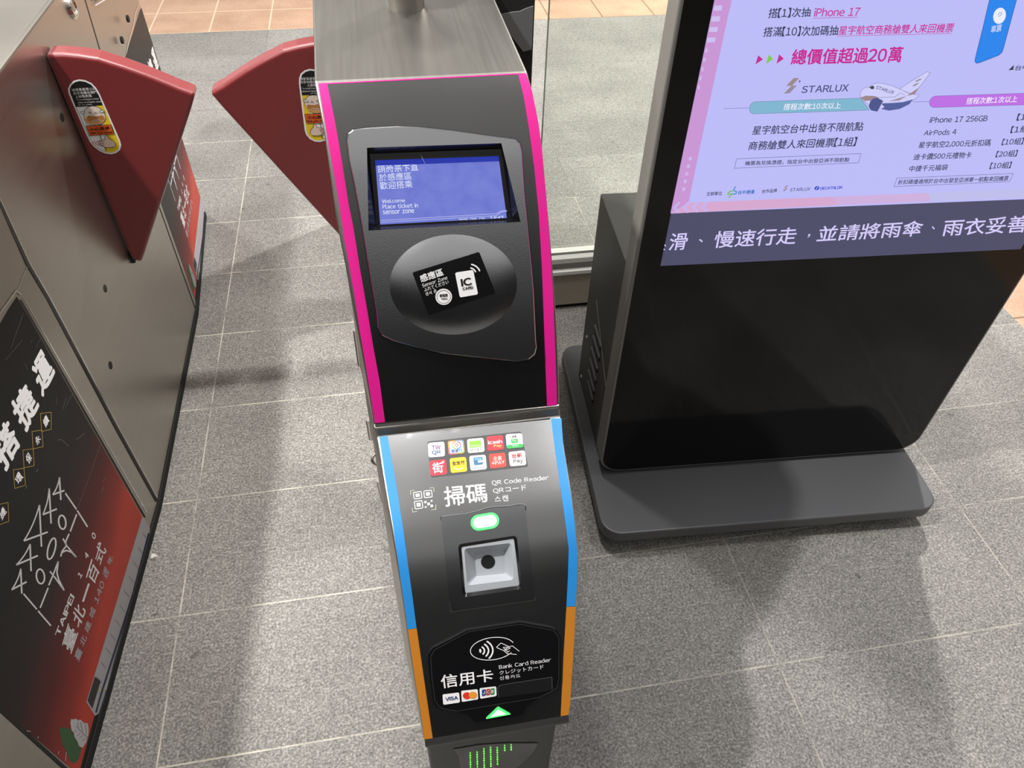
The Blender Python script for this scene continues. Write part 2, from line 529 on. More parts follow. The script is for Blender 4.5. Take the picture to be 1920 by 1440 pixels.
def walls(mb, A, B, m):
    n = len(A)
    for i in range(n):
        j = (i + 1) % n
        mb.face([A[i], A[j], B[j], B[i]], m)
def solid(mb, s, outline, off0, off1, m, dense=0):
    """a plate that stands on surface s: its top outline has the given photo outline"""
    if dense: outline = subdiv(outline, dense)
    top = [s.at(p[0], p[1], off1) for p in outline]
    bot = [t - s.normal(*p) * (off1 - off0) for t, p in zip(top, outline)]
    if dense:
        v, f = fill_px(outline, [], dense)
    else:
        v = outline; f = [tuple(t) for t in tessellate_polygon([[Vector((p[0], p[1], 0)) for p in outline]])]
    P3 = [s.at(p[0], p[1], off1) for p in v]
    mb.mesh(P3, [orient(P3, t, s) for t in f], m)
    walls(mb, top, bot, m)

# ------------------------------------------------------------------ setting: the floor
def floor_material():
    m = bpy.data.materials.new('station_floor_tiles'); m.use_nodes = True
    n, l = m.node_tree.nodes, m.node_tree.links
    b = n['Principled BSDF']; b.inputs['Roughness'].default_value = 0.58
    b.inputs['Specular IOR Level'].default_value = 0.35
    geo = n.new('ShaderNodeNewGeometry'); sep = n.new('ShaderNodeSeparateXYZ'); l.new(geo.outputs['Position'], sep.inputs[0])
    def math_(op, a, b_=None, c=None):
        q = n.new('ShaderNodeMath'); q.operation = op
        for i, x in enumerate((a, b_, c)):
            if x is None: continue
            if isinstance(x, (int, float)): q.inputs[i].default_value = x
            else: l.new(x, q.inputs[i])
        return q.outputs[0]
    X_, Y_ = sep.outputs['X'], sep.outputs['Y']
    def joint(coord, origin, pitch, half):
        u = math_('DIVIDE', math_('SUBTRACT', coord, origin), pitch)
        d = math_('ABSOLUTE', math_('SUBTRACT', u, math_('ROUND', u)))
        return math_('LESS_THAN', d, half / pitch), math_('ROUND', math_('ADD', u, 0.5))
    jx, ix = joint(X_, -0.5225, 0.602, 0.0016)
    jy, iy = joint(Y_, 0.549, 0.3002, 0.0016)
    jg = math_('MAXIMUM', jx, jy)
    ox, iox = joint(X_, -0.8185, 0.298, 0.004)
    oy, ioy = joint(Y_, 4.156, 0.298, 0.004)
    jo = math_('MAXIMUM', ox, oy)
    # colour of the grey granite tiles
    def noise(scale, detail=3, rough=0.6):
        q = n.new('ShaderNodeTexNoise'); q.inputs['Scale'].default_value = scale; q.inputs['Detail'].default_value = detail
        q.inputs['Roughness'].default_value = rough
        l.new(geo.outputs['Position'], q.inputs['Vector']); return q.outputs['Fac']
    fine, mid, big = noise(210, 3, 0.75), noise(60, 4, 0.65), noise(3.0, 4)
    grit = math_('ADD', math_('MULTIPLY', fine, 0.74), math_('ADD', math_('MULTIPLY', mid, 0.2), math_('MULTIPLY', big, 0.16)))
    rp = n.new('ShaderNodeValToRGB'); l.new(grit, rp.inputs[0])
    e = rp.color_ramp.elements
    e[0].position = 0.40; e[0].color = srgb(86, 84, 82); e[1].position = 0.70; e[1].color = srgb(192, 188, 182)
    k = e.new(0.55); k.color = srgb(137, 134, 130)
    # every tile a touch different
    wn_ = n.new('ShaderNodeTexWhiteNoise'); wn_.noise_dimensions = '2D'
    cmb = n.new('ShaderNodeCombineXYZ'); l.new(ix, cmb.inputs[0]); l.new(iy, cmb.inputs[1]); l.new(cmb.outputs[0], wn_.inputs['Vector'])
    vary = math_('MULTIPLY_ADD', wn_.outputs['Value'], 0.16, 0.92)
    hsv = n.new('ShaderNodeHueSaturation'); l.new(rp.outputs[0], hsv.inputs['Color']); l.new(vary, hsv.inputs['Value'])
    # dirt spots
    sp = noise(26, 2, 0.5); spot = n.new('ShaderNodeMapRange'); l.new(sp, spot.inputs['Value'])
    spot.inputs['From Min'].default_value = 0.69; spot.inputs['From Max'].default_value = 0.76; spot.inputs['To Min'].default_value = 1.0; spot.inputs['To Max'].default_value = 0.6
    dirt = n.new('ShaderNodeMix'); dirt.data_type = 'RGBA'; dirt.blend_type = 'MULTIPLY'; dirt.inputs['Factor'].default_value = 1
    l.new(hsv.outputs[0], dirt.inputs['A']); l.new(spot.outputs[0], dirt.inputs['B'])
    gj = n.new('ShaderNodeMix'); gj.data_type = 'RGBA'
    gc = n.new('ShaderNodeMix'); gc.data_type = 'RGBA'; gc.inputs['A'].default_value = srgb(224, 218, 202); gc.inputs['B'].default_value = srgb(98, 95, 88)   # pale grout near, dark old grout further in
    l.new(math_('GREATER_THAN', math_('MULTIPLY_ADD', X_, 0.5, Y_), 2.70), gc.inputs['Factor']); l.new(gc.outputs['Result'], gj.inputs['B'])
    jn = noise(9, 2); jm = n.new('ShaderNodeMapRange'); l.new(jn, jm.inputs['Value']); jm.inputs['From Min'].default_value = 0.36; jm.inputs['From Max'].default_value = 0.56
    jm.inputs['To Min'].default_value = 0.15; jm.inputs['To Max'].default_value = 0.8
    l.new(math_('MULTIPLY', math_('MULTIPLY', jg, jm.outputs[0]), math_('MULTIPLY_ADD', math_('GREATER_THAN', X_, 0.3), -0.45, 1.0)), gj.inputs['Factor']); l.new(dirt.outputs['Result'], gj.inputs['A'])
    # the terracotta tiles
    ro = n.new('ShaderNodeValToRGB'); l.new(math_('ADD', math_('MULTIPLY', noise(110, 3), 0.5), math_('MULTIPLY', noise(5, 3), 0.5)), ro.inputs[0])
    e = ro.color_ramp.elements
    e[0].position = 0.3; e[0].color = srgb(164, 130, 108); e[1].position = 0.72; e[1].color = srgb(206, 172, 148)
    go = n.new('ShaderNodeMix'); go.data_type = 'RGBA'; gd = n.new('ShaderNodeMix'); gd.data_type = 'RGBA'; gd.inputs['A'].default_value = srgb(224, 200, 172); gd.inputs['B'].default_value = srgb(120, 92, 74)
    l.new(math_('GREATER_THAN', X_, 0.2), gd.inputs['Factor']); l.new(gd.outputs['Result'], go.inputs['B'])
    l.new(math_('MULTIPLY', jo, 0.8), go.inputs['Factor']); l.new(ro.outputs[0], go.inputs['A'])
    far = math_('MAXIMUM', math_('GREATER_THAN', Y_, 4.156), math_('GREATER_THAN', X_, 1.882))
    mix = n.new('ShaderNodeMix'); mix.data_type = 'RGBA'
    l.new(far, mix.inputs['Factor']); l.new(gj.outputs['Result'], mix.inputs['A']); l.new(go.outputs['Result'], mix.inputs['B'])
    l.new(mix.outputs['Result'], b.inputs['Base Color'])
    bp = n.new('ShaderNodeBump'); bp.inputs['Strength'].default_value = 0.35; bp.inputs['Distance'].default_value = 0.002
    l.new(math_('ADD', fine, mid), bp.inputs['Height']); l.new(bp.outputs[0], b.inputs['Normal'])
    return m
fl = MB(); fl.face([(-6, -3, 0), (6, -3, 0), (6, 10, 0), (-6, 10, 0)], floor_material())
tag(fl.build('floor'), None, None, kind='structure')

# ================================================================== the gate machine on the left
XA = -0.604                      # face of the left machine towards the aisle
YS0, YS1 = 1.137, 1.850          # its two upright seams; beyond them the sides taper by TP
TP = 0.065
TOPZ = 0.942
SIDE = Plane((XA, 0, 0), (1, 0, 0))
NEAR = Plane((XA, YS0, 0), (1, -TP, 0))
FARP = Plane((XA, YS1, 0), (1, TP, 0))
lg = thing('ticket_gate', (-0.77, 1.49, 0), 'stainless steel ticket gate machine on the left with black and red poster on its side', 'ticket gate', 'ticket gate machines')
plan = [(XA, YS0), (XA, YS1), (XA - TP * 0.545, 2.395), (-0.665, 2.44), (-0.72, 2.465), (-0.84, 2.465), (-0.90, 2.40), (-0.935, 1.85), (-0.935, 1.137),
        (-0.90, 0.58), (-0.84, 0.455), (-0.72, 0.455), (-0.672, 0.482), (XA - TP * (YS0 - 0.532), 0.532)]
mb = MB(); mb.prism(plan, 0.018, TOPZ, M['steel_side']); mb.build('cabinet_body', lg, bevel=0.006, seg=3)
cx_, cy_ = -0.77, 1.49
mb = MB(); mb.prism([(cx_ + (x - cx_) * 1.02, cy_ + (y - cy_) * 1.003) for x, y in plan], 0, 0.02, M['rubber']);  # black band, slightly proud of the body, stands in for contact shade
for yy0, yy1, zz1 in ((0.548, 1.064, 0.046), (1.885, 2.395, 0.046)):  # dark strips along the bottom of the tapered panels
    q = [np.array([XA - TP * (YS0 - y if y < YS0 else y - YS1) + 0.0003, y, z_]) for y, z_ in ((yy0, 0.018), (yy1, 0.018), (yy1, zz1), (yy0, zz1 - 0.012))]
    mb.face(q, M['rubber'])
mb.build('shade_base', lg)

# seams and edges of the sheet-metal doors
mb = MB()
mb.stroke(SIDE, [(-38, 310), (0, 382), (52, 495), (90, 560), (217, 800), (294, 940)], 5.0, M['dark_seam'], 1)
mb.stroke(SIDE, [(-34, 308), (4, 380), (56, 493), (94, 558), (221, 798), (297, 936)], 1.6, M['chrome'], 2)
mb.build('door_seam', lg, label='thin dark seam between the steel doors')
mb = MB(); mb.stroke(SIDE, [(158, -6), (187, 92), (302, 397), (366, 578)], 1.8, M['dark_seam'], 1)
mb.build('door_seam', lg, label='thin dark seam between the steel doors')
mb = MB(); mb.stroke(NEAR, [(51, 500), (33, 545)], 1.6, M['chrome'], 2); mb.build('bent_edge', lg)
mb = MB(); mb.stroke(NEAR, [(-60, 672), (31, 545), (40, 553)], 4.0, M['chrome'], 3)
mb.stroke(NEAR, [(44, 558), (276, 962)], 2.0, M['chrome'], 2)
mb.stroke(NEAR, [(39, 562), (272, 970)], 3.2, M['dark_seam'], 2)
mb.build('door_frame', lg)
mb = MB(); mb.stroke(NEAR, [(-60, 1272), (-2, 1328), (124, 1442), (190, 1500)], 7.0, M['dark_seam'], 3)
mb.build('door_seam', lg, label='wide dark gap beside the poster')
for c in [(222, 191), (197, 541), (207, 685), (116, 220), (241, 35), (230, 75)]:
    p = SIDE.at(*c)
    mb = MB(); mb.tube(p + np.array([-0.004, 0, 0]), p + np.array([0.0008, 0, 0]), 0.0085, M['rubber'], 18)
    mb.build('screw_hole', lg)
p = SIDE.at(133, 14)
mb = MB(); mb.tube(p, p + np.array([0.004, 0, 0]), 0.022, M['chrome'], 28); mb.ring(p + np.array([0.004, 0, 0]), (1, 0, 0), 0.017, 0.003, M['chrome'])
mb.tube(p + np.array([0.004, 0, 0]), p + np.array([0.0055, 0, 0]), 0.008, M['steel'], 16)
mb.build('door_lock', lg)
mb = MB(); mb.poly(SIDE, [(176, 4), (200, -10), (215, -40), (184, -22)], M['gloss'], 2); mb.stroke(SIDE, [(179, 10), (196, 0), (214, -12)], 2.2, M['white'], 3)
mb.build('token_slot', lg)

# ---- the printed poster (the same sheet is stuck on the near and on the far side panel)
def poster_material():
    m = bpy.data.materials.new('poster_black_to_red_print'); m.use_nodes = True
    n, l = m.node_tree.nodes, m.node_tree.links
    b = n['Principled BSDF']; b.inputs['Roughness'].default_value = 0.4
    uv = n.new('ShaderNodeUVMap'); sp = n.new('ShaderNodeSeparateXYZ'); l.new(uv.outputs[0], sp.inputs[0])
    a = n.new('ShaderNodeMath'); a.operation = 'MULTIPLY_ADD'; a.inputs[1].default_value = -1.0; a.inputs[2].default_value = 1.0
    l.new(sp.outputs['Y'], a.inputs[0])
    b_ = n.new('ShaderNodeMath'); b_.operation = 'MULTIPLY_ADD'; b_.inputs[1].default_value = 0.16; l.new(sp.outputs['X'], b_.inputs[0]); l.new(a.outputs[0], b_.inputs[2])
    nz = n.new('ShaderNodeTexNoise'); nz.inputs['Scale'].default_value = 3.0; l.new(uv.outputs[0], nz.inputs['Vector'])
    c = n.new('ShaderNodeMath'); c.operation = 'MULTIPLY_ADD'; c.inputs[1].default_value = 0.10; l.new(nz.outputs['Fac'], c.inputs[0]); l.new(b_.outputs[0], c.inputs[2])
    r = n.new('ShaderNodeValToRGB'); l.new(c.outputs[0], r.inputs[0])
    e = r.color_ramp.elements
    b.inputs['Specular IOR Level'].default_value = 0.25
    e[0].position = 0.50; e[0].color = srgb(17, 16, 16); e[1].position = 1.08; e[1].color = srgb(200, 66, 50)
    k = e.new(0.68); k.color = srgb(44, 30, 32)
    k = e.new(0.82); k.color = srgb(98, 34, 32)
    k = e.new(0.93); k.color = srgb(152, 48, 42)
    l.new(r.outputs[0], b.inputs['Base Color'])
    return m
PM = poster_material()
def make_poster(s, parent):
    T = MB()
    y0, y1, z0, z1 = 0.548, 1.064, 0.034, 0.690
    pts = []
    for y, z in ((y0, z0), (y1, z0 + 0.012), (y1, z1 - 0.002), (1.03, z1), (y0, z1)):
        p = np.array([XA - TP * (YS0 - y), y, z])
        pts.append(s.fn(p, 0.0003) if isinstance(s, Moved) else p + NEAR.n * 0.0003)
    T.face(pts, PM)
    W_, w2 = M['white'], M['offwhite']
    z2 = lambda pts: Z(0, 560, 6, pts)
    z3 = lambda pts: Z(0, 780, 6, pts)
    z4 = lambda pts: Z(0, 980, 6, pts)
    z5 = lambda pts: Z(0, 1200, 6, pts)
    T.text(s, '運', [(57.5, 690), (77.5, 652), (105, 698), (80, 748)], W_, 2, bold=0.035)
    T.text(s, '捷', [(16, 762), (46, 714), (75, 760), (49, 815)], W_, 2, bold=0.035)
    T.text(s, '搭', [(-20, 835), (12, 782), (41, 830), (11, 888)], W_, 2, bold=0.035)
    for q in ([(76, 775), (96, 773), (96, 805), (78, 809)], z3([(360, 175), (472, 158), (485, 345), (372, 370)]), z3([(258, 385), (372, 368), (385, 558), (270, 583)]), z3([(150, 605), (270, 588), (287, 778), (165, 815)]), z3([(-20, 997), (90, 973), (100, 1185), (-10, 1225)])):
        T.stroke(s, q, 0.8, M['gold'], 2, closed=True)
    for ch, q in (('續', z3([(473, 60), (515, -20), (558, 55), (517, 135)])), ('永', z3([(385, 270), (425, 200), (463, 262), (420, 335)])), ('保', z3([(278, 470), (318, 398), (364, 478), (325, 552)])),
                  ('環', z3([(163, 715), (207, 618), (267, 690), (208, 772)])), ('捷', z3([(-5, 1110), (25, 1010), (78, 1078), (20, 1182)]))):
        T.text(s, ch, q, W_, 2, bold=0.02)
    # the figures of the anniversary drawing
    def four(conv, top, bot, left, right):
        mid = ((top[0] * 0.55 + left[0] * 0.45) + 22, (top[1] * 0.45 + left[1] * 0.55))
        T.stroke(s, conv([top, bot]), 3.0, W_, 2)
        cv = [((1 - t) ** 2 * top[0] + 2 * t * (1 - t) * mid[0] + t * t * left[0], (1 - t) ** 2 * top[1] + 2 * t * (1 - t) * mid[1] + t * t * left[1]) for t in [i / 10 for i in range(11)]]
        T.stroke(s, conv(cv), 2.4, W_, 2)
        T.stroke(s, conv([left, right]), 3.2, W_, 2)
    four(z3, (668, 690), (685, 945), (592, 885), (725, 838))
    four(z3, (553, 815), (575, 1210), (482, 1110), (640, 1045))
    four(z3, (443, 1000), (467, 1470), (268, 1405), (537, 1305))
    four(z4, (338, 240), (350, 545), (183, 475), (427, 370))
    four(z4, (233, 518), (245, 798), (130, 755), (300, 665))
    for conv, c, rx, ry, ro in ((z3, (700, 1195), 40, 78, -0.12), (z4, (580, 293), 40, 122, 0.24), (z4, (455, 605), 45, 82, -0.12)):
        T.stroke(s, conv(ellipse(c, rx, ry, ro)), 3.0, W_, 2, closed=True)
    for conv, pl in ((z3, [(735, 868), (860, 1050)]), (z3, [(868, 1062), (985, 1248)]), (z3, [(862, 1105), (790, 1300)]), (z4, [(777, 125), (738, 215)]), (z4, [(708, 178), (752, 262), (858, 388)]), (z4, [(738, 215), (745, 262), (700, 320), (682, 380)]),
                     (z4, [(858, 388), (800, 330), (745, 312), (700, 335)]), (z4, [(655, 435), (600, 580), (548, 705)]), (z4, [(562, 548), (620, 620), (722, 762)]), (z4, [(655, 435), (640, 560), (660, 640), (722, 762)]), (z4, [(542, 732), (452, 958)]), (z4, [(265, 800), (415, 975)]), (z4, [(428, 992), (572, 1160)])):
        T.stroke(s, conv(pl), 2.8, W_, 2)
    T.stroke(s, z3([(1130, 322), (1000, 700), (872, 1040)]), 0.8, P(120, 100, 98), 2)
    T.text(s, 'TAIPEI', z4([(616, 1262), (792, 792), (840, 835), (662, 1285)]), W_, 2, bold=0.03)
    for ch, q in (('1', [(868, 590), (893, 540), (930, 585), (905, 632)]), ('4', [(948, 375), (966, 318), (1003, 372), (976, 412)]), ('0', [(1026, 150), (1042, 95), (1084, 145), (1062, 198)])):
        T.text(s, ch, z4(q), W_, 2, bold=0.03)
    for ch, q in (('臺', [(690, 1365), (758, 1120), (880, 1242), (800, 1480)]), ('北', [(805, 1065), (858, 890), (972, 985), (890, 1205)]), ('百', [(965, 612), (1030, 402), (1125, 545), (1060, 705)]), ('式', [(1058, 390), (1112, 188), (1202, 315), (1128, 485)])):
        T.text(s, ch, z4(q), W_, 2, bold=0.012)
    T.stroke(s, z4([(933, 890), (1000, 685)]), 3.4, W_, 2)
    for ch, q in (('年', [(1198, 455), (1228, 362), (1286, 398), (1240, 485)]), ('週', [(1150, 580), (1182, 482), (1230, 560), (1195, 642)]), ('140', [(1053, 878), (1134, 640), (1177, 690), (1095, 920)]), ('城', [(995, 1038), (1027, 938), (1084, 985), (1037, 1092)]), ('建', [(945, 1195), (977, 1098), (1032, 1135), (988, 1255)]), ('北', [(893, 1350), (922, 1253), (982, 1290), (937, 1408)])):
        T.text(s, ch, z4(q), w2, 2, bold=0.008)
    T.text(s, '臺', z5([(830, 185), (872, 72), (930, 125), (882, 252)]), w2, 2, bold=0.008)
    for pl in ([(262, 160), (215, 300), (120, 560)], [(250, 470), (60, 690)], [(455, 450), (405, 555)], [(345, 500), (362, 465)], [(278, 725), (315, 800)], [(640, 1110), (632, 1190)], [(745, 1110), (705, 1250)], [(815, 1070), (740, 1220)]):
        T.stroke(s, z2(pl), 0.45, P(112, 112, 112), 2)
    for pl in ([(650, 268), (690, 265), (770, 335)], [(858, 265), (905, 235), (952, 190)], [(1160, 735), (1190, 690)], [(1140, 855), (1165, 800)], [(410, 630), (428, 598)], [(290, 815), (300, 785)]):
        T.stroke(s, z3(pl), 0.8, P(130, 130, 128), 2)
    # the train along the bottom
    T.poly(s, [(267, 968), (281, 990), (282, 1020), (252, 1130), (225, 1215), (185, 1338), (178, 1342), (162, 1316), (177, 1266), (197, 1200)], P(186, 182, 188), 2)
    T.stroke(s, [(279, 1000), (250, 1112), (220, 1206), (190, 1300), (180, 1336)], 3.4, M['navy'], 3)
    T.stroke(s, [(284, 1018), (252, 1130), (224, 1216), (199, 1293)], 3.6, M['white'], 3)
    T.poly(s, Z(0, 1200, 6, [(1068, 410), (1132, 462), (1040, 772), (985, 682)]), P(40, 42, 44), 3)
    for t in range(11):
        a = np.array([268, 1000]) + (np.array([181, 1268]) - np.array([268, 1000])) * t / 10
        T.stroke(s, [a, a + np.array([9.5, 13])], 0.7, P(96, 100, 112), 3)
    for c in ((188.5, 1294), (179.5, 1324)): T.ell(s, c, 1.5, 2.2, M['yellow'], 4)
    # leaves
    T.poly(s, z5([(665, 990), (740, 985), (800, 1010), (870, 1140), (915, 1220), (895, 1320), (860, 1375), (820, 1390), (780, 1350), (745, 1250), (700, 1180), (680, 1080)]), M['green_print'], 2)
    T.poly(s, z5([(790, 930), (800, 888), (830, 895), (850, 884), (880, 905), (905, 895), (945, 935), (985, 935), (997, 990), (995, 1060), (970, 1150), (930, 1213), (890, 1195), (872, 1145), (838, 1090), (832, 1045), (805, 1015)]), P(205, 202, 206), 3)
    for pl in ([(850, 965), (985, 1100)], [(870, 925), (885, 985)], [(905, 920), (930, 1030)], [(960, 950), (975, 1060)], [(840, 1030), (862, 1018)], [(865, 1080), (900, 1050)], [(890, 1105), (930, 1075)], [(925, 1135), (965, 1105)]):
        T.stroke(s, z5(pl), 0.8, P(112, 108, 112), 4)
    for pl in ([(300, 1022), (345, 1028)], [(425, 1105), (432, 1082)], [(655, 1285), (662, 1250)], [(735, 1360), (745, 1262)]):
        T.stroke(s, z5(pl), 1.2, w2, 4)
    o = T.build('poster', parent)
    uv = o.data.uv_layers.new(name='print')
    for poly in o.data.polygons[:1]:
        for li, (u, v) in zip(poly.loop_indices, ((0, 0), (1, 0.018), (1, 1), (0.93, 1), (0, 1))): uv.data[li].uv = (u, v)
    return o
make_poster(NEAR, lg)
def to_far(p, off):
    y = p[1] + 1.337
    return np.array([XA - TP * (y - YS1), y, p[2]]) + FARP.n * (off + 0.0003)
make_poster(Moved(NEAR, to_far), lg)
mb = MB()
mb.stroke(FARP, [(262, 6), (254, 24), (250, 50), (241, 80), (237, 100)], 2.0, M['chrome'], 2)
mb.build('peeling_film_edge', lg)

# ---- the swing flaps
YF = 1.535
XM = -0.3445                      # middle of the aisle
FLAP = Plane((0, YF, 0), (0, -1, 0))
FOUT = [(84, 101), (119, 101), (150, 104), (183, 109), (208, 117), (230, 124), (250, 131), (272, 139), (292, 147), (314, 156), (333, 164), (350, 170), (362, 175), (365, 181), (358, 206), (270, 478), (264, 494), (246, 486)]
def flap(parent, fn):
    T = MB()
    pl = [fn(FLAP.at(*p)) for p in FOUT]
    front = [tuple(p) for p in pl]; back = [(p[0], p[1] + 0.046, p[2]) for p in pl]
    n = len(pl)
    T.mesh(front + back, [tuple(range(n)), tuple(range(2 * n - 1, n - 1, -1))] + [(i, (i + 1) % n, n + (i + 1) % n, n + i) for i in range(n)], M['red'])
    o = T.build('flap', parent, bevel=0.008, seg=4, angle=50)
    return o
def sticker(parent, fn, flip):
    class S:
        flat = True
        def at(self, px, py, off=0.0):
            p = FLAP.at(px, py); p = np.array(fn(p)); p[1] -= off; return p
    s = S(); T = MB()
    z = lambda pts: Z(0, 0, 4.8, pts)
    q = (lambda a: [a[1], a[0], a[3], a[2]]) if flip else (lambda a: a)
    out = [(613, 800), (630, 757), (665, 725), (715, 713), (770, 722), (825, 748), (865, 790), (895, 840), (985, 1045), (1080, 1262), (1091, 1305), (1080, 1350), (1045, 1378), (1000, 1388), (945, 1380), (895, 1358), (845, 1320), (808, 1275), (770, 1195), (700, 1035), (640, 895), (618, 840)]
    inn = [(628, 800), (645, 765), (675, 738), (718, 728), (768, 736), (818, 760), (855, 798), (883, 845), (972, 1050), (1066, 1268), (1075, 1305), (1065, 1340), (1035, 1364), (998, 1373), (950, 1366), (903, 1345), (857, 1310), (821, 1268), (784, 1190), (714, 1030), (655, 893), (633, 838)]
    T.poly(s, z(out), M['white'], 1)
    T.poly(s, z([(628, 800), (645, 765), (675, 738), (718, 728), (768, 736), (818, 760), (855, 798), (883, 845), (927, 948), (682, 962), (655, 893), (633, 838)]), M['black'], 2)
    T.poly(s, z([(868, 950), (928, 947), (972, 1050), (1066, 1268), (1075, 1305), (1065, 1340), (1035, 1364), (998, 1373), (950, 1366), (940, 1340), (965, 1230), (940, 1120)]), M['yellow'], 2)
    T.stroke(s, z([(682, 962), (714, 1030), (784, 1190), (821, 1268), (857, 1310), (903, 1345), (950, 1366)]), 0.6, M['black'], 2)
    W_ = M['white']
    T.text(s, '請家長留意小孩', q(z([(643, 797), (858, 782), (866, 808), (652, 822)])), W_, 3)
    T.text(s, '的手勿靠在閘門', q(z([(658, 828), (870, 813), (878, 840), (668, 853)])), W_, 3)
    T.text(s, '上避免夾傷', q(z([(672, 858), (822, 848), (830, 872), (682, 882)])), W_, 3)
    T.text(s, 'To avoid injury, keep', q(z([(688, 890), (885, 878), (890, 896), (695, 908)])), W_, 3)
    T.text(s, "children's hands clear", q(z([(697, 914), (910, 902), (915, 918), (703, 930)])), W_, 3)
    T.text(s, 'of the gates.', q(z([(703, 938), (830, 930), (834, 945), (708, 952)])), W_, 3)
    # crying face, warning board and hand
    T.ell(s, (852 / 4.8, 1040 / 4.8), 104 / 4.8, 84 / 4.8, M['black'], 3, rot=0.5)
    T.ell(s, (852 / 4.8, 1040 / 4.8), 100 / 4.8, 80 / 4.8, P(232, 216, 206), 4, rot=0.5)
    T.poly(s, z([(752, 1062), (780, 1108), (830, 1124), (900, 1118), (940, 1090), (955, 1052)]), P(214, 160, 110), 5)
    T.poly(s, z([(782, 1052), (800, 1038), (860, 1045), (925, 1034), (938, 1058), (918, 1082), (870, 1078), (822, 1092), (795, 1085)]), M['brown_print'], 6)
    T.stroke(s, z([(822, 1090), (850, 1076), (895, 1074), (915, 1080)]), 0.7, M['white'], 7)
    for pl in ([(795, 1010), (820, 1016)], [(800, 1002), (822, 1014)], [(852, 1014), (868, 1004)], [(855, 1016), (885, 1014)]): T.stroke(s, z(pl), 0.7, M['black'], 7)
    T.ell(s, (745 / 4.8, 1008 / 4.8), 4.0, 2.2, P(225, 232, 240), 6, rot=0.1); T.ell(s, (918 / 4.8, 998 / 4.8), 4.4, 2.2, P(225, 232, 240), 6, rot=-0.3)
    T.stroke(s, z(ellipse((745, 1008), 20, 11, 0.1)), 0.6, M['black'], 7, closed=True); T.stroke(s, z(ellipse((918, 998), 22, 11, -0.3)), 0.6, M['black'], 7, closed=True)
    T.poly(s, z([(772, 1130), (1000, 1117), (1030, 1203), (810, 1222)]), M['black'], 6)
    T.poly(s, z([(778, 1133), (997, 1121), (1025, 1200), (814, 1217)]), M['orange_print'], 7)
    T.text(s, '小心夾手', q(z([(803, 1145), (985, 1132), (990, 1165), (812, 1178)])), M['black'], 8, bold=0.02)
    T.text(s, 'Mind your hands!', q(z([(815, 1188), (1012, 1175), (1015, 1194), (820, 1206)])), M['black'], 8, bold=0.02)
    T.stroke(s, z([(900, 1215), (915, 1260), (960, 1355)]), 1.1, M['black'], 6)
    hand = [(945, 1225), (965, 1215), (985, 1245), (1020, 1262), (1045, 1295), (1035, 1318), (985, 1325), (940, 1320), (900, 1300), (885, 1275), (895, 1262), (950, 1250)]
    T.poly(s, z([(p[0], p[1]) for p in hand]), P(232, 205, 190), 7); T.stroke(s, z(hand), 0.6, M['black'], 8, closed=True)
    for yv in (1268, 1284, 1300): T.stroke(s, z([(888, yv), (940, yv + 4)]), 0.9, P(120, 60, 45), 9)
    for xo in (0, 24): T.stroke(s, z([(858 + xo, 1262), (835 + xo, 1285), (862 + xo, 1308)]), 1.0, P(200, 40, 40), 7)
    return T.build('warning_sticker', parent)
same = lambda p: np.array(p)
mirror = lambda p: np.array([2 * XM - p[0], p[1], p[2]])
f1 = flap(lg, same); sticker(f1, same, False)
mb = MB(); p = FLAP.at(243, 488); mb.box(p[0] - 0.015, p[0] + 0.008, YF + 0.005, YF + 0.04, p[2] - 0.012, p[2] + 0.004, M['rubber']); mb.build('pivot', f1)

# ================================================================== the gate machine with the reader column
rg = thing('ticket_gate', (0.06, 1.2, 0), 'ticket gate with pink-edged card reader column, blue screen and lit green lamps', 'ticket gate', 'ticket gate machines')
# body of the column: front profile, tapering flanks
st = []
for ly in list(range(152, 797, 15)) + [797, 803, 806, 818, 821] + list(range(835, 1387, 12)) + [1386]:
    st.append(FRONT.station(ly))
yb, zb, xa, xb = st[-1]
en = math.radians(40); r0 = 0.018
cy0, cz0 = yb + r0 * math.cos(en), zb - r0 * math.sin(en)
for k_ in range(1, 8):
    a = en - k_ / 7 * math.radians(105)
    st.append([cy0 - r0 * math.cos(a), cz0 + r0 * math.sin(a), xa + 0.0004 * k_, xb - 0.0008 * k_])
XBL = -0.080
def swell(a, z_): return a - 0.0150 + 0.0125 * min(1.0, max(0.0, (z_ - 0.75) / 0.30))   # the left flank bellies out a little
mb = MB()
YB = 1.30
for i in range(len(st) - 1):
    (y0, z0, a0, b0), (y1, z1, a1, b1) = st[i], st[i + 1]
    if i == 0 or 42 <= i < 47:
        mb.face([(a0, y0, z0), (a1, y1, z1), (b1, y1, z1), (b0, y0, z0)], M['steel'])
    else:
        for u0, u1 in ((0, 0.06), (0.94, 1)):
            mb.face([(a0 + (b0 - a0) * u0, y0, z0), (a1 + (b1 - a1) * u0, y1, z1), (a1 + (b1 - a1) * u1, y1, z1), (a0 + (b0 - a0) * u1, y0, z0)], M['steel'])
    m0, m1 = swell(a0, z0), swell(a1, z1)
    mb.face([(a0, y0, z0), (m0, y0 + 0.12, z0), (m1, y1 + 0.12, z1), (a1, y1, z1)], M['steel_side'])
    mb.face([(m0, y0 + 0.12, z0), (XBL, YB, z0), (XBL, YB, z1), (m1, y1 + 0.12, z1)], M['steel_side'])
    mb.face([(b0, y0, z0), (b1, y1, z1), (0.181, YB, z1), (0.181, YB, z0)], M['steel_side'])
a0, b0 = st[0][2], st[0][3]
mb.face([(a0, st[0][0], 1.09), (b0, st[0][0], 1.09), (0.181, YB, 1.09), (XBL, YB, 1.09), (swell(a0, 1.09), st[0][0] + 0.12, 1.09)], M['steel'])
y1, z1, a1, b1 = st[-1]
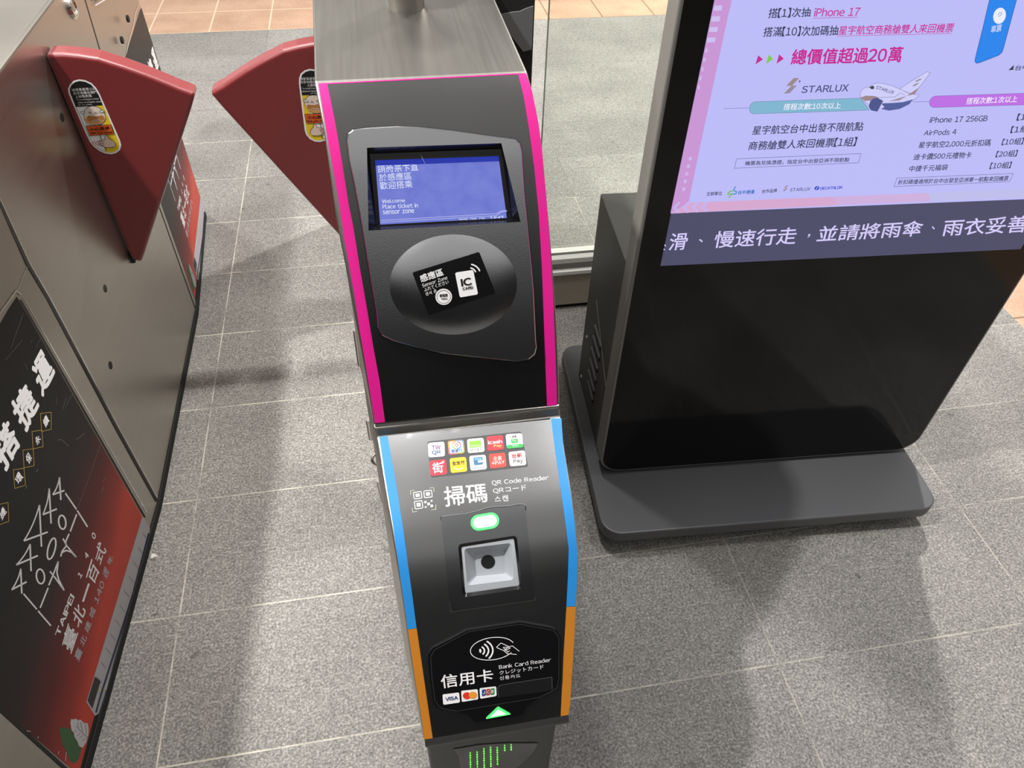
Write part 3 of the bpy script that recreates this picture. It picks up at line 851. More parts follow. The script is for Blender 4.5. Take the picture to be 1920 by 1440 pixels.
mb.face([(a1, y1, z1), (swell(a1, z1), y1 + 0.12, z1), (XBL, YB, z1), (0.181, YB, z1), (b1, y1, z1)], M['steel_side'])
mb.face([(XBL, YB, z1), (XBL, YB, 1.09), (0.181, YB, 1.09), (0.181, YB, z1)], M['steel_side'])
body = mb.build('column_body', rg, bevel=0.0035, seg=3, angle=50)
# cabinet behind the column and the foot under it
mb = MB()
mb.prism([(-0.089, 1.18), (0.19, 1.18), (0.19, 1.85), (0.155, 2.40), (-0.054, 2.40), (-0.089, 1.85)], 0.0, TOPZ, M['steel_side'])
mb.build('cabinet_body', rg, bevel=0.006)
PED = Plane((0, 0.362, 0), (0, -1, 0))
mb = MB()
pl_ = [(-0.026, 0.362), (0.150, 0.362), (0.168, 0.60), (0.178, 1.19), (-0.085, 1.19), (-0.045, 0.60)]
mb.prism(pl_, 0.0, z1 + 0.004, M['lower']); mb.build('foot_cover', rg, bevel=0.003)
# the post that stands on the column top
p = np.array([0.0515, 1.112, 1.09])
mb = MB(); mb.tube(p, p + np.array([0, 0, 0.42]), 0.0262, M['steel'], 40); mb.build('post', rg, smooth=True)
f2 = flap(rg, mirror); sticker(f2, mirror, True)

# ---- head panel with magenta film
HL = [(597,157),(607,214),(616.7,273.5),(626,325),(635.6,380),(647,457.7),(653,488),(664.4,553),(675.5,625.5),(688,698),(703,793)]
HLi = [(613.5,156),(627,221.5),(641.5,304),(654.5,387),(661.7,420),(675.5,506),(686.7,570),(700.5,653),(711.7,714),(722,791)]
HR = [(986,137.5),(997.5,172),(1008.6,228),(1015.5,278),(1019.7,322),(1026.7,400),(1031.7,472),(1036.7,547),(1039.4,619),(1042,688),(1044.4,759)]
HRi = [(971.5,139.5),(982,183),(993,250),(1001.7,317),(1010,400),(1015.6,497),(1018,560),(1021,650),(1025.6,762)]
mb = MB(); skin(mb, FRONT, HL + HR[::-1], [[(700, 287), (934, 277), (966, 410), (702, 424)]], M['panel'], 14, 0.0006); hp = mb.build('head_panel', rg, smooth=True)
mb = MB(); v = HL + HLi[::-1]; mb.poly(FRONT, v, M['magenta'], 1, 0.0006, dense=11); mb.build('edge_stripe', hp, smooth=True, label='magenta edge stripe')
mb = MB(); v = HR + HRi[::-1]; mb.poly(FRONT, v, M['magenta'], 1, 0.0006, dense=11); mb.build('edge_stripe', hp, smooth=True, label='magenta edge stripe')
mb = MB(); mb.poly(FRONT, [(612, 156.4), (974, 137.8), (974, 140.2), (612, 158.6)], M['magenta'], 1, 0.0006); mb.build('top_stripe', hp, label='thin magenta line')
mb = MB()
mb.poly(FRONT, [(703, 795.5), (1049, 761), (1049, 767), (703.5, 801.5)], M['dark_seam'], 1, 0.0004); mb.build('panel_gap', rg)

# ---- raised reader bezel with the display and the touch dome
p270, p670 = FRONT.at(815, 262, 0.0115), FRONT.at(860, 660, 0.0115)
dv = p670 - p270
BZ = Plane(p270, np.array([0, dv[2], -dv[1]]) if dv[2] < 0 else np.array([0, -dv[2], dv[1]]))
BO = [(650,262),(652.5,250),(661,243.5),(682,240),(744,236.5),(786,238),(848,244.5),(911,253.5),(952,259),(968,262),(975,268.5),(978.5,285),(984,366),(992,449),(997,500),(1001,551),(1005,639),(1006.5,652),(1003,665),(992,674),(968,678),(902,671),(837,664),(782,652),(738,639.5),(716,629),(708,615),(706,587),(696,531),(684,458),(675,403),(664,344),(654.5,299)]
LCDo = [(688,277),(940,268.5),(976,416),(691,432.5)]
LCDi = [(693,288.5),(940,279),(959,410.5),(706,423)]
LCDc = list(LCDi); LCDi = subdiv(LCDi, 16, LCDo); LCDo = subdiv(LCDo, 16); BO = subdiv(BO, 16)
BOi = [(845 + (p[0] - 845) * 0.990, 460 + (p[1] - 460) * 0.992) for p in BO]
DC = (850, 533.5); DRX, DRY = 119.5, 94
dome_rim = ellipse(DC, DRX, DRY, -0.02, 64)
mb = MB(); skin(mb, FRONT, BOi, [LCDo, dome_rim], M['grain'], 16.5, 0.0115)
top0 = [FRONT.at(q[0], q[1], 0.0115) for q in BOi]
top = [FRONT.at(q[0], q[1], 0.0100) for q in BO]
walls(mb, top0, top, M['grain'])
low = [FRONT.at(q[0] + (q[0] - 845) * 0.012, q[1] + (q[1] - 460) * 0.010, -0.001) for q in BO]
walls(mb, top, low, M['gloss'])
DEP = -0.0085
lo, li = [FRONT.at(q[0], q[1], 0.0115) for q in LCDo], [BZ.at(q[0], q[1], DEP) for q in LCDi]
walls(mb, lo, li, M['gloss'])
bz = mb.build('reader_bezel', rg, smooth=True)
bm = bmesh.new(); bm.from_mesh(bz.data); bmesh.ops.recalc_face_normals(bm, faces=bm.faces); bm.to_mesh(bz.data); bm.free(); bz.data.set_sharp_from_angle(angle=math.radians(16))
def dome_h(r): return 0.0085 * (1 - r ** 3.2)
mb = MB(); rings = []
for i in range(0, 13):
    r = i / 12
    rings.append([FRONT.at(DC[0] + (q[0] - DC[0]) * r, DC[1] + (q[1] - DC[1]) * r, 0.0115 + dome_h(r)) for q in dome_rim] if i else [FRONT.at(DC[0], DC[1], 0.0115 + dome_h(0))])
pts = rings[0] + [q for rr in rings[1:] for q in rr]
N = 64; fs = [(0, 1 + j, 1 + (j + 1) % N) for j in range(N)]
for i in range(11):
    for j in range(N):
        a = 1 + i * N + j; b = 1 + i * N + (j + 1) % N
        fs.append((a, a + N, b + N, b))
mb.mesh(pts, fs, M['grain']); dm = mb.build('touch_dome', bz, smooth=True)
bm = bmesh.new(); bm.from_mesh(dm.data); bmesh.ops.recalc_face_normals(bm, faces=bm.faces); bm.to_mesh(dm.data); bm.free()
# display
mb = MB()
z = lambda pts: Z(640, 220, 4.8, pts)
D0 = DEP
mb.poly(BZ, LCDc, M['gloss'], 0, D0)
def lcd_material():
    m = bpy.data.materials.new('lcd_blue_backlight'); m.use_nodes = True
    n, l = m.node_tree.nodes, m.node_tree.links
    b = n['Principled BSDF']; b.inputs['Base Color'].default_value = (0.02, 0.02, 0.03, 1); b.inputs['Roughness'].default_value = 0.22
    nz = n.new('ShaderNodeTexNoise'); nz.inputs['Scale'].default_value = 60; tc = n.new('ShaderNodeTexCoord'); l.new(tc.outputs['Object'], nz.inputs['Vector'])
    r = n.new('ShaderNodeValToRGB'); l.new(nz.outputs['Fac'], r.inputs[0])
    r.color_ramp.elements[0].color = srgb(94, 106, 205); r.color_ramp.elements[1].color = srgb(126, 138, 224)
    l.new(r.outputs[0], b.inputs['Emission Color']); b.inputs['Emission Strength'].default_value = 0.9
    return m
LCDM = lcd_material()
mb.poly(BZ, z([(308, 430), (1420, 392), (1490, 910), (350, 968)]), LCDM, 1, D0)
LW, LD = G(225, 230, 250), G(30, 48, 165)
mb.text(BZ, '請將票卡置', z([(318, 405), (682, 385), (694, 480), (332, 500)]), LW, 2, D0)
mb.text(BZ, '於感應區', z([(338, 508), (628, 492), (634, 560), (343, 575)]), LW, 2, D0)
mb.text(BZ, '歡迎搭乘', z([(342, 582), (636, 566), (642, 634), (350, 650)]), LW, 2, D0)
mb.text(BZ, 'Welcome', z([(364, 738), (572, 729), (574, 764), (368, 773)]), LW, 2, D0, bold=0.012)
mb.text(BZ, 'Place ticket in', z([(369, 784), (688, 770), (691, 810), (372, 824)]), LW, 2, D0, bold=0.012)
mb.text(BZ, 'sensor zone', z([(372, 840), (653, 826), (657, 860), (375, 874)]), LW, 2, D0, bold=0.012)
mb.text(BZ, '2026/05/29', z([(1055, 908), (1292, 896), (1296, 940), (1058, 952)]), LW, 2, D0, bold=0.012)
mb.text(BZ, '14:47', z([(1338, 893), (1458, 887), (1462, 928), (1342, 936)]), LW, 2, D0, bold=0.012)
for dy in (0, 17): mb.stroke(BZ, z([(355, 928 + dy), (1395, 868 + dy), (1440, 842 + dy * 0.5), (1490, 838 + dy * 0.5)]), 1.0, G(190, 190, 240), 3, D0)
mb.poly(BZ, z([(302, 385), (1415, 347), (1421, 395), (308, 436)]), LD, 4, D0)
mb.poly(BZ, z([(258, 330), (1440, 286), (1442, 348), (262, 388)]), M['gloss'], 5, D0)
mb.poly(BZ, z([(340, 966), (1498, 905), (1530, 915), (1530, 925), (316, 976)]), M['gloss'], 5, D0)
mb.stroke(BZ, z([(712, 335), (752, 415)]), 0.5, M['offwhite'], 6, D0)
for pl in ([(835, 645), (915, 648)], [(850, 735), (925, 737)], [(1085, 555), (1108, 530)], [(920, 765), (940, 810)], [(630, 700), (650, 690)]):
    mb.stroke(BZ, z(pl), 0.3, P(150, 155, 200), 6, D0)
mb.build('display_screen', bz, label='blue lit display with white lettering')
# sensor plate
SPq = [(773, 511), (898.5, 472), (929.5, 550), (804, 592)]
PO = 0.0112
SPZ = Plane(FRONT.at(850, 533, 0.0115), FRONT.normal(850, 540))
mb = MB(); solid(mb, SPZ, rounded(SPq, 4), 0.0055, PO, M['gloss']); sp_ = mb.build('sensor_plate', bz, bevel=0.0012)
mb = MB()
z = lambda pts: Z(640, 420, 4.571, pts)
W_ = M['white']
mb.text(SPZ, '感應區', z([(664, 440), (862, 376), (880, 440), (686, 502)]), W_, 1, PO, bold=0.02)
mb.text(SPZ, 'Sensor Zone', z([(689, 515), (905, 443), (911, 472), (696, 545)]), W_, 1, PO)
mb.text(SPZ, 'ふれてください', z([(705, 550), (914, 478), (922, 510), (712, 582)]), W_, 1, PO)
mb.text(SPZ, '센서 존', z([(718, 588), (812, 557), (821, 588), (725, 617)]), W_, 1, PO)
mb.ell(SPZ, (832, 556.5), 15.6, 15.2, W_, 2, PO); mb.stroke(SPZ, ellipse((832, 556.5), 12.6, 12.2), 0.7, M['black'], 3, PO, closed=True)
mb.text(SPZ, '單程票', z([(840, 602), (910, 596), (912, 622), (842, 628)]), M['black'], 3, PO, bold=0.02)
mb.text(SPZ, 'Token', z([(855, 633), (908, 630), (909, 646), (856, 650)]), M['black'], 3, PO, bold=0.02)
mb.poly(SPZ, rounded(z([(974, 417), (1130, 393), (1172, 603), (1016, 630)]), 3.5), W_, 2, PO)
mb.text(SPZ, 'IC', z([(1020, 472), (1112, 456), (1122, 520), (1030, 536)]), M['black'], 3, PO, bold=0.03)
mb.text(SPZ, 'CARD', z([(1036, 545), (1128, 530), (1133, 553), (1040, 568)]), M['black'], 3, PO, bold=0.03)
for r_ in (62, 98):
    mb.stroke(SPZ, z(ellipse((1092, 428), r_, r_ * 0.86, 0, 14, -1.35, -0.28)), 2.6, W_, 2, PO)
mb.build('sensor_label', bz, label='white lettering and card symbols')

# ---- payment panel
ML = [(711,819),(722,897),(736,980),(745.5,1047),(756.7,1124),(764.4,1177),(777,1265),(789,1336),(796,1386)]
MR = [(1052.5,784.5),(1056,840),(1068.7,919),(1079,994),(1082.5,1040),(1081.5,1090),(1079,1136),(1074,1236),(1068.7,1319),(1065.5,1340)]
MLi = [(726.7,817.5),(741.4,899),(755,985.5),(765,1058),(774,1124),(781,1177),(790,1238),(801,1314),(811.5,1384.5)]
MRi = [(1033,785),(1040,840),(1058,965),(1066,1027.5),(1064.6,1082),(1061.7,1137),(1056,1236),(1051,1342)]
SCo = subdiv(rounded([(858.5,1020.5),(968.5,1003.5),(978,1103.5),(868,1119)], 8), 10)
mb = MB(); skin(mb, FRONT, ML + MR[::-1], [SCo], M['pay'], 13, 0.0006); pp = mb.build('payment_panel', rg, smooth=True)
# the rounded lower rim of the panel
mb = MB()
yb, zb, xa, xb = FRONT.station(1386)
rows = []
for k_ in range(0, 9):
    a = en - k_ / 8 * math.radians(100); rr = r0 + 0.0008
    rows.append([(xa + 0.0008, cy0 - rr * math.cos(a), cz0 + rr * math.sin(a)), (xb - 0.001, cy0 - rr * math.cos(a), cz0 + rr * math.sin(a))])
for i in range(8): mb.face([rows[i][0], rows[i + 1][0], rows[i + 1][1], rows[i][1]], M['lower'])
mb.build('panel_rim', rg, smooth=True)
sb = lambda L, y0, y1: [p for p in L if y0 <= p[1] <= y1]
def stripe(a, b, m, name, lab):
    mb = MB(); mb.poly(FRONT, a + b[::-1], m, 1, 0.0006, dense=10); mb.build(name, pp, smooth=True, label=lab)
stripe(sb(ML, 0, 1177) + [(764.8, 1179.5)], sb(MLi, 0, 1177) + [(781.3, 1177.2)], M['blue'], 'edge_stripe', 'blue edge stripe')
stripe(sb(MR, 0, 1136), sb(MRi, 0, 1137), M['blue'], 'edge_stripe', 'blue edge stripe')
stripe([(764.8, 1180)] + sb(ML, 1200, 1400), [(781.3, 1177.7)] + sb(MLi, 1200, 1400), M['orange'], 'edge_stripe', 'orange edge stripe')
stripe([(1079, 1136.6)] + sb(MR, 1200, 1400), [(1061.7, 1137.6)] + sb(MRi, 1200, 1400), M['orange'], 'edge_stripe', 'orange edge stripe')
# payment stickers
z = lambda pts: Z(680, 740, 4.571, pts)
mb = MB(); S_ = FRONT; B0 = 0.0006
mb.poly(S_, rounded(z([(553, 405), (1357, 317), (1418, 617), (585, 712)]), 4), P(70, 70, 73), 1, B0)
ic = {'tw': [(558,418),(700,405),(706,530),(566,542)], 'easy': [(727,400),(865,388),(876,505),(738,520)], 'pass': [(893,385),(1035,372),(1046,492),(902,505)],
      'icash': [(1060,362),(1200,350),(1213,472),(1070,486)], 'line': [(1224,343),(1365,333),(1377,455),(1236,468)], 'jie': [(572,570),(712,555),(724,685),(583,700)],
      'quan': [(745,548),(885,535),(897,660),(756,675)], 'wal': [(912,528),(1053,516),(1065,640),(925,655)], 'plus': [(1080,512),(1220,498),(1234,620),(1093,637)], 'tai': [(1248,495),(1390,480),(1402,605),(1262,618)]}
def icon(k, m): mb.poly(S_, rounded(z(ic[k]), 4.5), m, 2, B0)
def sub(k, x0, y0, x1, y1):
    q = [np.array(p, float) for p in ic[k]]
    f = lambda a, b: tuple(q[0] * (1 - a) * (1 - b) + q[1] * a * (1 - b) + q[2] * a * b + q[3] * (1 - a) * b)
    return z([f(x0, y0), f(x1, y0), f(x1, y1), f(x0, y1)])
WH, RD = M['white'], P(214, 52, 66)
icon('tw', WH); mb.text(S_, 'TW', sub('tw', .22, .2, .75, .5), P(140, 60, 140), 3, B0, bold=.025); mb.text(S_, 'QR', sub('tw', .22, .55, .75, .86), P(60, 95, 150), 3, B0, bold=.025)
icon('easy', P(240, 150, 60)); mb.poly(S_, sub('easy', .5, .02, .97, .5), P(90, 150, 215), 3, B0); mb.poly(S_, sub('easy', .5, .5, .97, .97), P(110, 190, 80), 3, B0); mb.poly(S_, sub('easy', .03, .5, .5, .97), P(215, 90, 160), 3, B0)
mb.poly(S_, rounded(sub('easy', .09, .09, .92, .92), 3), WH, 4, B0)
q = sub('easy', .28, .14, .78, .62); c_ = tuple(np.mean(np.array(q), 0))
for a0, cl in ((0, (60, 140, 200)), (1.6, (120, 185, 70)), (3.2, (225, 150, 50)), (4.8, (200, 70, 130))): mb.stroke(S_, ellipse(c_, 8, 6.5, 0, 8, a0, a0 + 1.4), 1.8, P(*cl), 5, B0)
mb.stroke(S_, ellipse(c_, 3.2, 2.6, 0, 12), 1.2, P(200, 70, 100), 5, B0, closed=True)
mb.text(S_, '悠遊付', sub('easy', .16, .64, .86, .88), P(50, 110, 180), 5, B0, bold=.02)
icon('pass', WH); mb.poly(S_, rounded(sub('pass', .14, .16, .82, .64), 1.5), P(140, 196, 62), 3, B0); mb.text(S_, 'iPASS', sub('pass', .22, .46, .72, .6), WH, 4, B0); mb.text(S_, 'MONEY', sub('pass', .14, .7, .84, .88), P(80, 80, 80), 3, B0)
icon('icash', RD); mb.text(S_, 'icash', sub('icash', .06, .3, .92, .56), WH, 3, B0, bold=.03); mb.text(S_, 'Pay', sub('icash', .4, .62, .88, .84), P(250, 225, 120), 3, B0, bold=.02)
icon('line', WH); mb.text(S_, 'LINE', sub('line', .28, .12, .68, .28), P(60, 60, 60), 3, B0, bold=.01); mb.poly(S_, sub('line', .3, .36, .7, .64), P(60, 176, 84), 3, B0); mb.text(S_, 'Pay', sub('line', .38, .4, .62, .6), WH, 4, B0); mb.poly(S_, rounded(sub('line', .0, .74, 1, 1), 3), P(60, 180, 90), 3, B0); mb.text(S_, 'money', sub('line', .34, .79, .72, .93), WH, 4, B0)
icon('jie', RD); mb.text(S_, '街', sub('jie', .14, .16, .8, .86), WH, 3, B0, bold=.02); mb.stroke(S_, ellipse(tuple(np.mean(np.array(sub('jie', .74, .1, .9, .26)), 0)), 1.8, 1.8, 0, 10), .9, WH, 3, B0, closed=True)
icon('quan', P(248, 206, 44)); mb.text(S_, '全支付', sub('quan', .12, .22, .88, .5), P(80, 60, 30), 3, B0, bold=.02); q = np.mean(np.array(sub('quan', .2, .45, .8, .8)), 0); mb.stroke(S_, ellipse(tuple(q), 8, 5, -.1, 10, .3, 2.84), 1.2, WH, 3, B0)
icon('wal', P(236, 244, 248)); mb.poly(S_, rounded(sub('wal', .24, .14, .8, .66), 3), P(62, 122, 160), 3, B0); mb.poly(S_, rounded(sub('wal', .3, .2, .74, .34), 1), P(120, 176, 205), 4, B0); mb.poly(S_, sub('wal', .5, .36, .82, .52), WH, 4, B0); mb.text(S_, 'Barwallet', sub('wal', .16, .76, .9, .92), P(62, 122, 160), 3, B0)
icon('plus', P(232, 74, 62)); mb.text(S_, '全盈', sub('plus', .24, .2, .76, .48), WH, 3, B0); mb.text(S_, '+PAY', sub('plus', .1, .54, .9, .78), WH, 3, B0, bold=.02)
icon('tai', WH); mb.text(S_, '台新', sub('tai', .18, .14, .8, .46), P(200, 50, 60), 3, B0, bold=.02); mb.text(S_, 'Pay', sub('tai', .24, .54, .82, .86), P(90, 90, 92), 3, B0, bold=.02)
mb.build('payment_sticker', pp, label='sheet of ten small payment icons')
mb = MB()
# scan symbol: corner brackets around three squares
for pl in ([(412, 862), (410, 825), (446, 820)], [(572, 802), (608, 798), (612, 835)], [(425, 970), (428, 1008), (466, 1004)], [(588, 990), (628, 984), (626, 944)]): mb.stroke(S_, z(pl), 0.9, P(205, 200, 170), 1, B0)
for q in ([(435, 840), (501, 831), (508, 887), (443, 896)], [(523, 829), (589, 820), (597, 877), (531, 886)], [(443, 918), (508, 909), (517, 972), (451, 982)]):
    qq = rounded(z(q), 1.6); mb.stroke(S_, qq, 1.3, WH, 1, B0, closed=True)
    c_ = np.mean(np.array(z(q)), 0); mb.poly(S_, [tuple(c_ + (np.array(p) - c_) * 0.5) for p in z(q)], WH, 1, B0)
for (x, y, w_) in ((537, 922, 17), (565, 938, 21), (590, 912, 14), (540, 965, 13), (592, 955, 20)): mb.poly(S_, z([(x - w_ / 2, y - w_ / 2 + 1), (x + w_ / 2, y - w_ / 2 - 1), (x + w_ / 2 + 1, y + w_ / 2 - 1), (x - w_ / 2 + 1, y + w_ / 2 + 1)]), WH, 1, B0)
mb.text(S_, '掃碼', z([(690, 793), (1052, 757), (1075, 922), (706, 965)]), WH, 1, B0, bold=.012)
mb.text(S_, 'QR Code Reader', z([(1103, 738), (1590, 692), (1596, 738), (1109, 785)]), WH, 1, B0)
mb.text(S_, 'QRコード', z([(1114, 808), (1396, 772), (1404, 828), (1121, 852)]), WH, 1, B0)
mb.text(S_, '스캔', z([(1127, 872), (1243, 860), (1250, 912), (1134, 922)]), WH, 1, B0)
mb.build('scan_lettering', pp, label='white lettering')

# ---- code scanner
z = lambda pts: Z(740, 900, 5.3333, pts)
SPl = subdiv(rounded(z([(462, 360), (1300, 252), (1402, 1195), (562, 1314)]), 2.5), 10)
mb = MB(); skin(mb, FRONT, SPl, [SCo], M['plate'], 10, 0.0020)
walls(mb, [FRONT.at(p[0], p[1], 0.0020) for p in SPl], [FRONT.at(p[0], p[1], -0.0005) for p in SPl], M['plate'])
rim1 = [FRONT.at(p[0], p[1], 0.0020) for p in SCo]
SC0 = rounded([(858.5,1020.5),(968.5,1003.5),(978,1103.5),(868,1119)], 8)
SCi = subdiv(rounded([(865, 1026), (964, 1010), (974.5, 1098.5), (872.5, 1113)], 4), 10, SC0)
rim2 = [FRONT.at(p[0], p[1], -0.0015) for p in SCi]
walls(mb, rim1, rim2, M['gloss'])
qs = mb.build('code_scanner', rg, smooth=True)
mb = MB(); mb.stroke(FRONT, z([(458, 370), (545, 355), (700, 340), (820, 312), (930, 280), (1010, 268), (1150, 262), (1230, 244), (1295, 245), (1306, 262)]), 1.6, P(120, 122, 124), 1, 0.002)
mb.stroke(FRONT, z([(462, 362), (562, 1312), (1400, 1195), (1304, 262)]), 2.2, M['dark_seam'], 1, 0.0022); mb.build('film_edge', qs)
MO = rounded(z([(695, 690), (1168, 630), (1196, 1002), (728, 1060)]), 7)
mb = MB()
skin(mb, FRONT, SCi, [MO], M['grey_in'], 9, -0.0018)
BK = rounded(z([(800, 742), (1095, 700), (1100, 935), (818, 962)]), 3)
BKP = Plane(FRONT.at(915, 1055, -0.0165), FRONT.normal(915, 1050))
m1 = [FRONT.at(p[0], p[1], -0.0018) for p in MO]; m2 = [BKP.at(*p) for p in BK]
walls(mb, m1, m2, M['grey_in'])
mb.poly(BKP, BK, M['grey_in'], 0)
mb.build('scanner_window', qs, label='light grey scanner recess')
mb = MB(); mb.ell(BKP, (915, 1053.5), 13.2, 13, M['black'], 2); mb.build('lens', qs, label='round black lens')
def led_material(name, c0, c1, s):
    m = bpy.data.materials.new(name); m.use_nodes = True
    n, l = m.node_tree.nodes, m.node_tree.links
    b = n['Principled BSDF']; b.inputs['Base Color'].default_value = (0.1, 0.4, 0.15, 1)
    nz = n.new('ShaderNodeTexNoise'); nz.inputs['Scale'].default_value = 40; tc = n.new('ShaderNodeTexCoord'); l.new(tc.outputs['Object'], nz.inputs['Vector'])
    r = n.new('ShaderNodeValToRGB'); l.new(nz.outputs['Fac'], r.inputs[0]); r.color_ramp.elements[0].color = c0; r.color_ramp.elements[1].color = c1
    l.new(r.outputs[0], b.inputs['Emission Color']); b.inputs['Emission Strength'].default_value = s
    return m
LG = led_material('green_led_edge', srgb(40, 220, 70), srgb(50, 235, 90), 1.6)
LC = led_material('green_led_core', srgb(130, 255, 190), srgb(200, 255, 235), 2.2)
cL, cR = np.array([885.5 + 12, 980]), np.array([921.0, 976])
def stad(r, ext=0):
    d = _unit(cR - cL); nn = np.array([-d[1], d[0]]); out = []
    for i in range(13): a = -PI / 2 + PI * i / 12; out.append(tuple(cR + r * (d * math.cos(a) + nn * math.sin(a))))
    for i in range(13): a = PI / 2 + PI * i / 12; out.append(tuple(cL + r * (d * math.cos(a) + nn * math.sin(a))))
    return out
mb = MB(); solid(mb, FRONT, stad(15.0), 0.001, 0.0034, LG); mb.poly(FRONT, stad(10.5), LC, 1, 0.0034); mb.build('status_light', qs, label='glowing green lamp')

# ---- bank card reader
z = lambda pts: Z(740, 1140, 4.8, pts)
BC = [(648,203),(890,166),(1130,129),(1290,157),(1415,180),(1450,198),(1485,245),(1493,275),(1493,640),(1485,690),(1465,722),(1400,760),(1310,800),(1240,850),(1190,892),(1170,930),(1152,955),(1128,968),(930,1000),(740,1028),(722,1030),(705,1015),(685,985),(650,960),(550,932),(420,905),(375,890),(352,860),(342,830),(320,650),(299,470),(302,425),(315,395),(345,358),(500,282)]
mb = MB(); solid(mb, FRONT, z(BC), 0.0, 0.0042, M['gloss'], dense=12); bc = mb.build('bank_card_reader', rg, bevel=0.0010, seg=2, angle=40)
BO_ = 0.0042
mb = MB()
mb.stroke(FRONT, z([(430, 905), (560, 928), (1300, 805), (1410, 752), (1462, 715), (1478, 640), (1478, 275), (1462, 240), (1425, 200), (1130, 146), (660, 215), (355, 380), (325, 440), (335, 620), (362, 830), (395, 880), (430, 905)]), 0.8, P(62, 62, 64), 1, BO_)
mb.build('groove_line', bc)
mb = MB()
pl = ellipse((880, 366), 200, 100, -0.14, 40, 0.62, 2 * PI - 0.28)
mb.stroke(FRONT, z(pl), 1.3, W_, 1, BO_)
for r_ in (22, 58, 95, 134): mb.stroke(FRONT, z(ellipse((750, 388), r_, r_ * 0.78, -0.12, 12, -0.85, 0.85)), 2.8 if r_ > 30 else 3.6, W_, 1, BO_)
mb.stroke(FRONT, rounded(z([(955, 315), (1025, 345), (985, 385), (915, 355)]), 1.5), 1.2, W_, 1, BO_, closed=True)
for pl in ([(1022, 348), (1060, 342), (1122, 390)], [(1098, 418), (1060, 415), (1035, 410)], [(975, 355), (1010, 352), (1040, 360), (1010, 375), (985, 365), (975, 355)], [(985, 385), (1005, 405), (1020, 415), (1052, 405)], [(995, 378), (1020, 395)], [(1010, 400), (1035, 385)]):
    mb.stroke(FRONT, z(pl), 1.1, W_, 1, BO_)
mb.text(FRONT, '信用卡', z([(408, 606), (882, 545), (890, 658), (424, 727)]), W_, 1, BO_, bold=.012)
mb.text(FRONT, 'Bank Card Reader', z([(936, 515), (1405, 446), (1410, 482), (941, 550)]), W_, 1, BO_)
mb.text(FRONT, 'クレジットカード', z([(940, 568), (1338, 508), (1342, 548), (945, 602)]), W_, 1, BO_)
mb.text(FRONT, '신용카드', z([(943, 616), (1128, 592), (1133, 624), (948, 650)]), W_, 1, BO_)
mb.build('reader_lettering', bc, label='white lettering and contactless symbol')
mb = MB()
q1 = [(430,778),(580,760),(588,850),(437,872)]; q2 = [(598,745),(747,730),(753,822),(604,846)]; q3 = [(763,722),(913,705),(918,792),(770,818)]
for q in (q1, q2, q3): mb.poly(FRONT, rounded(z(q), 3), M['white'], 1, BO_)
mb.text(FRONT, 'VISA', z([(455, 805), (568, 790), (572, 822), (460, 838)]), P(28, 44, 110), 2, BO_, bold=.03)
mb.ell(FRONT, z([(650, 790)])[0], 7.6, 6.6, P(226, 56, 40), 2, BO_); mb.ell(FRONT, z([(704, 784)])[0], 7.6, 6.6, P(238, 158, 52), 3, BO_)
for i, (c_, ch) in enumerate((((30, 70, 140), 'J'), ((190, 50, 55), 'C'), ((60, 140, 80), 'B'))):
    x0 = 785 + i * 39; y0 = 735 - i * 5
    mb.poly(FRONT, rounded(z([(x0, y0), (x0 + 36, y0 - 5), (x0 + 36, y0 + 52), (x0, y0 + 60)]), 2), P(*c_), 2, BO_)
    mb.text(FRONT, ch, z([(x0 + 8, y0 + 14), (x0 + 28, y0 + 11), (x0 + 28, y0 + 38), (x0 + 8, y0 + 42)]), M['white'], 3, BO_, bold=.02)
mb.build('card_logos', bc, label='three white card logos')
mb = MB(); mb.poly(FRONT, z([(925, 720), (950, 695), (1020, 682), (1416, 622), (1418, 735), (1310, 760), (935, 805)]), M['black'], 1, BO_)
mb.stroke(FRONT, z([(935, 805), (925, 720), (950, 695), (1020, 682), (1416, 622), (1418, 735)]), 0.8, P(90, 90, 92), 2, BO_); mb.build('card_slot', bc)
mb = MB(); tri = rounded(z([(932, 893), (1046, 958), (820, 1000)]), 2)
solid(mb, FRONT, tri, 0.002, 0.0062, LG); c_ = np.mean(np.array(z([(932, 893), (1046, 958), (820, 1000)])), 0)
mb.poly(FRONT, [tuple(c_ + (np.array(p) - c_) * 0.66) for p in tri], LC, 1, 0.0062); mb.build('status_light', bc, label='glowing green arrow lamp')
# ---- dot lamps low on the foot
mb = MB()
gp = z([(530, 1272), (760, 1232), (1000, 1216), (1290, 1216), (1280, 1262), (1230, 1335), (1150, 1410), (1060, 1470), (600, 1500), (575, 1330), (550, 1295)])
mb.poly(PED, gp, M['gloss'], 2); mb.stroke(PED, gp[:4], 1.0, M['dark_seam'], 3); mb.stroke(PED, gp[3:8], 0.9, P(80, 82, 80), 3)
dl = mb.build('indicator_window', rg)
LD1 = led_material('green_dots', srgb(60, 215, 40), srgb(110, 255, 70), 1.5)
mb = MB()
for x, y0, y1 in ((680, 1305, 1480), (742, 1298, 1480), (803, 1268, 1470), (863, 1255, 1440), (923, 1258, 1420), (990, 1238, 1300), (1048, 1232, 1275)):
    y = y0; i = 0
    while y <= y1:
        r_ = 1.9 if i % 3 else 1.5
        mb.ell(PED, z([(x + (y - y0) * 0.02, y)])[0], r_ * 0.8, r_, LD1, 4, n=10); y += 21; i += 1
o = mb.build('dot_lamps', dl, label='rows of green light dots')
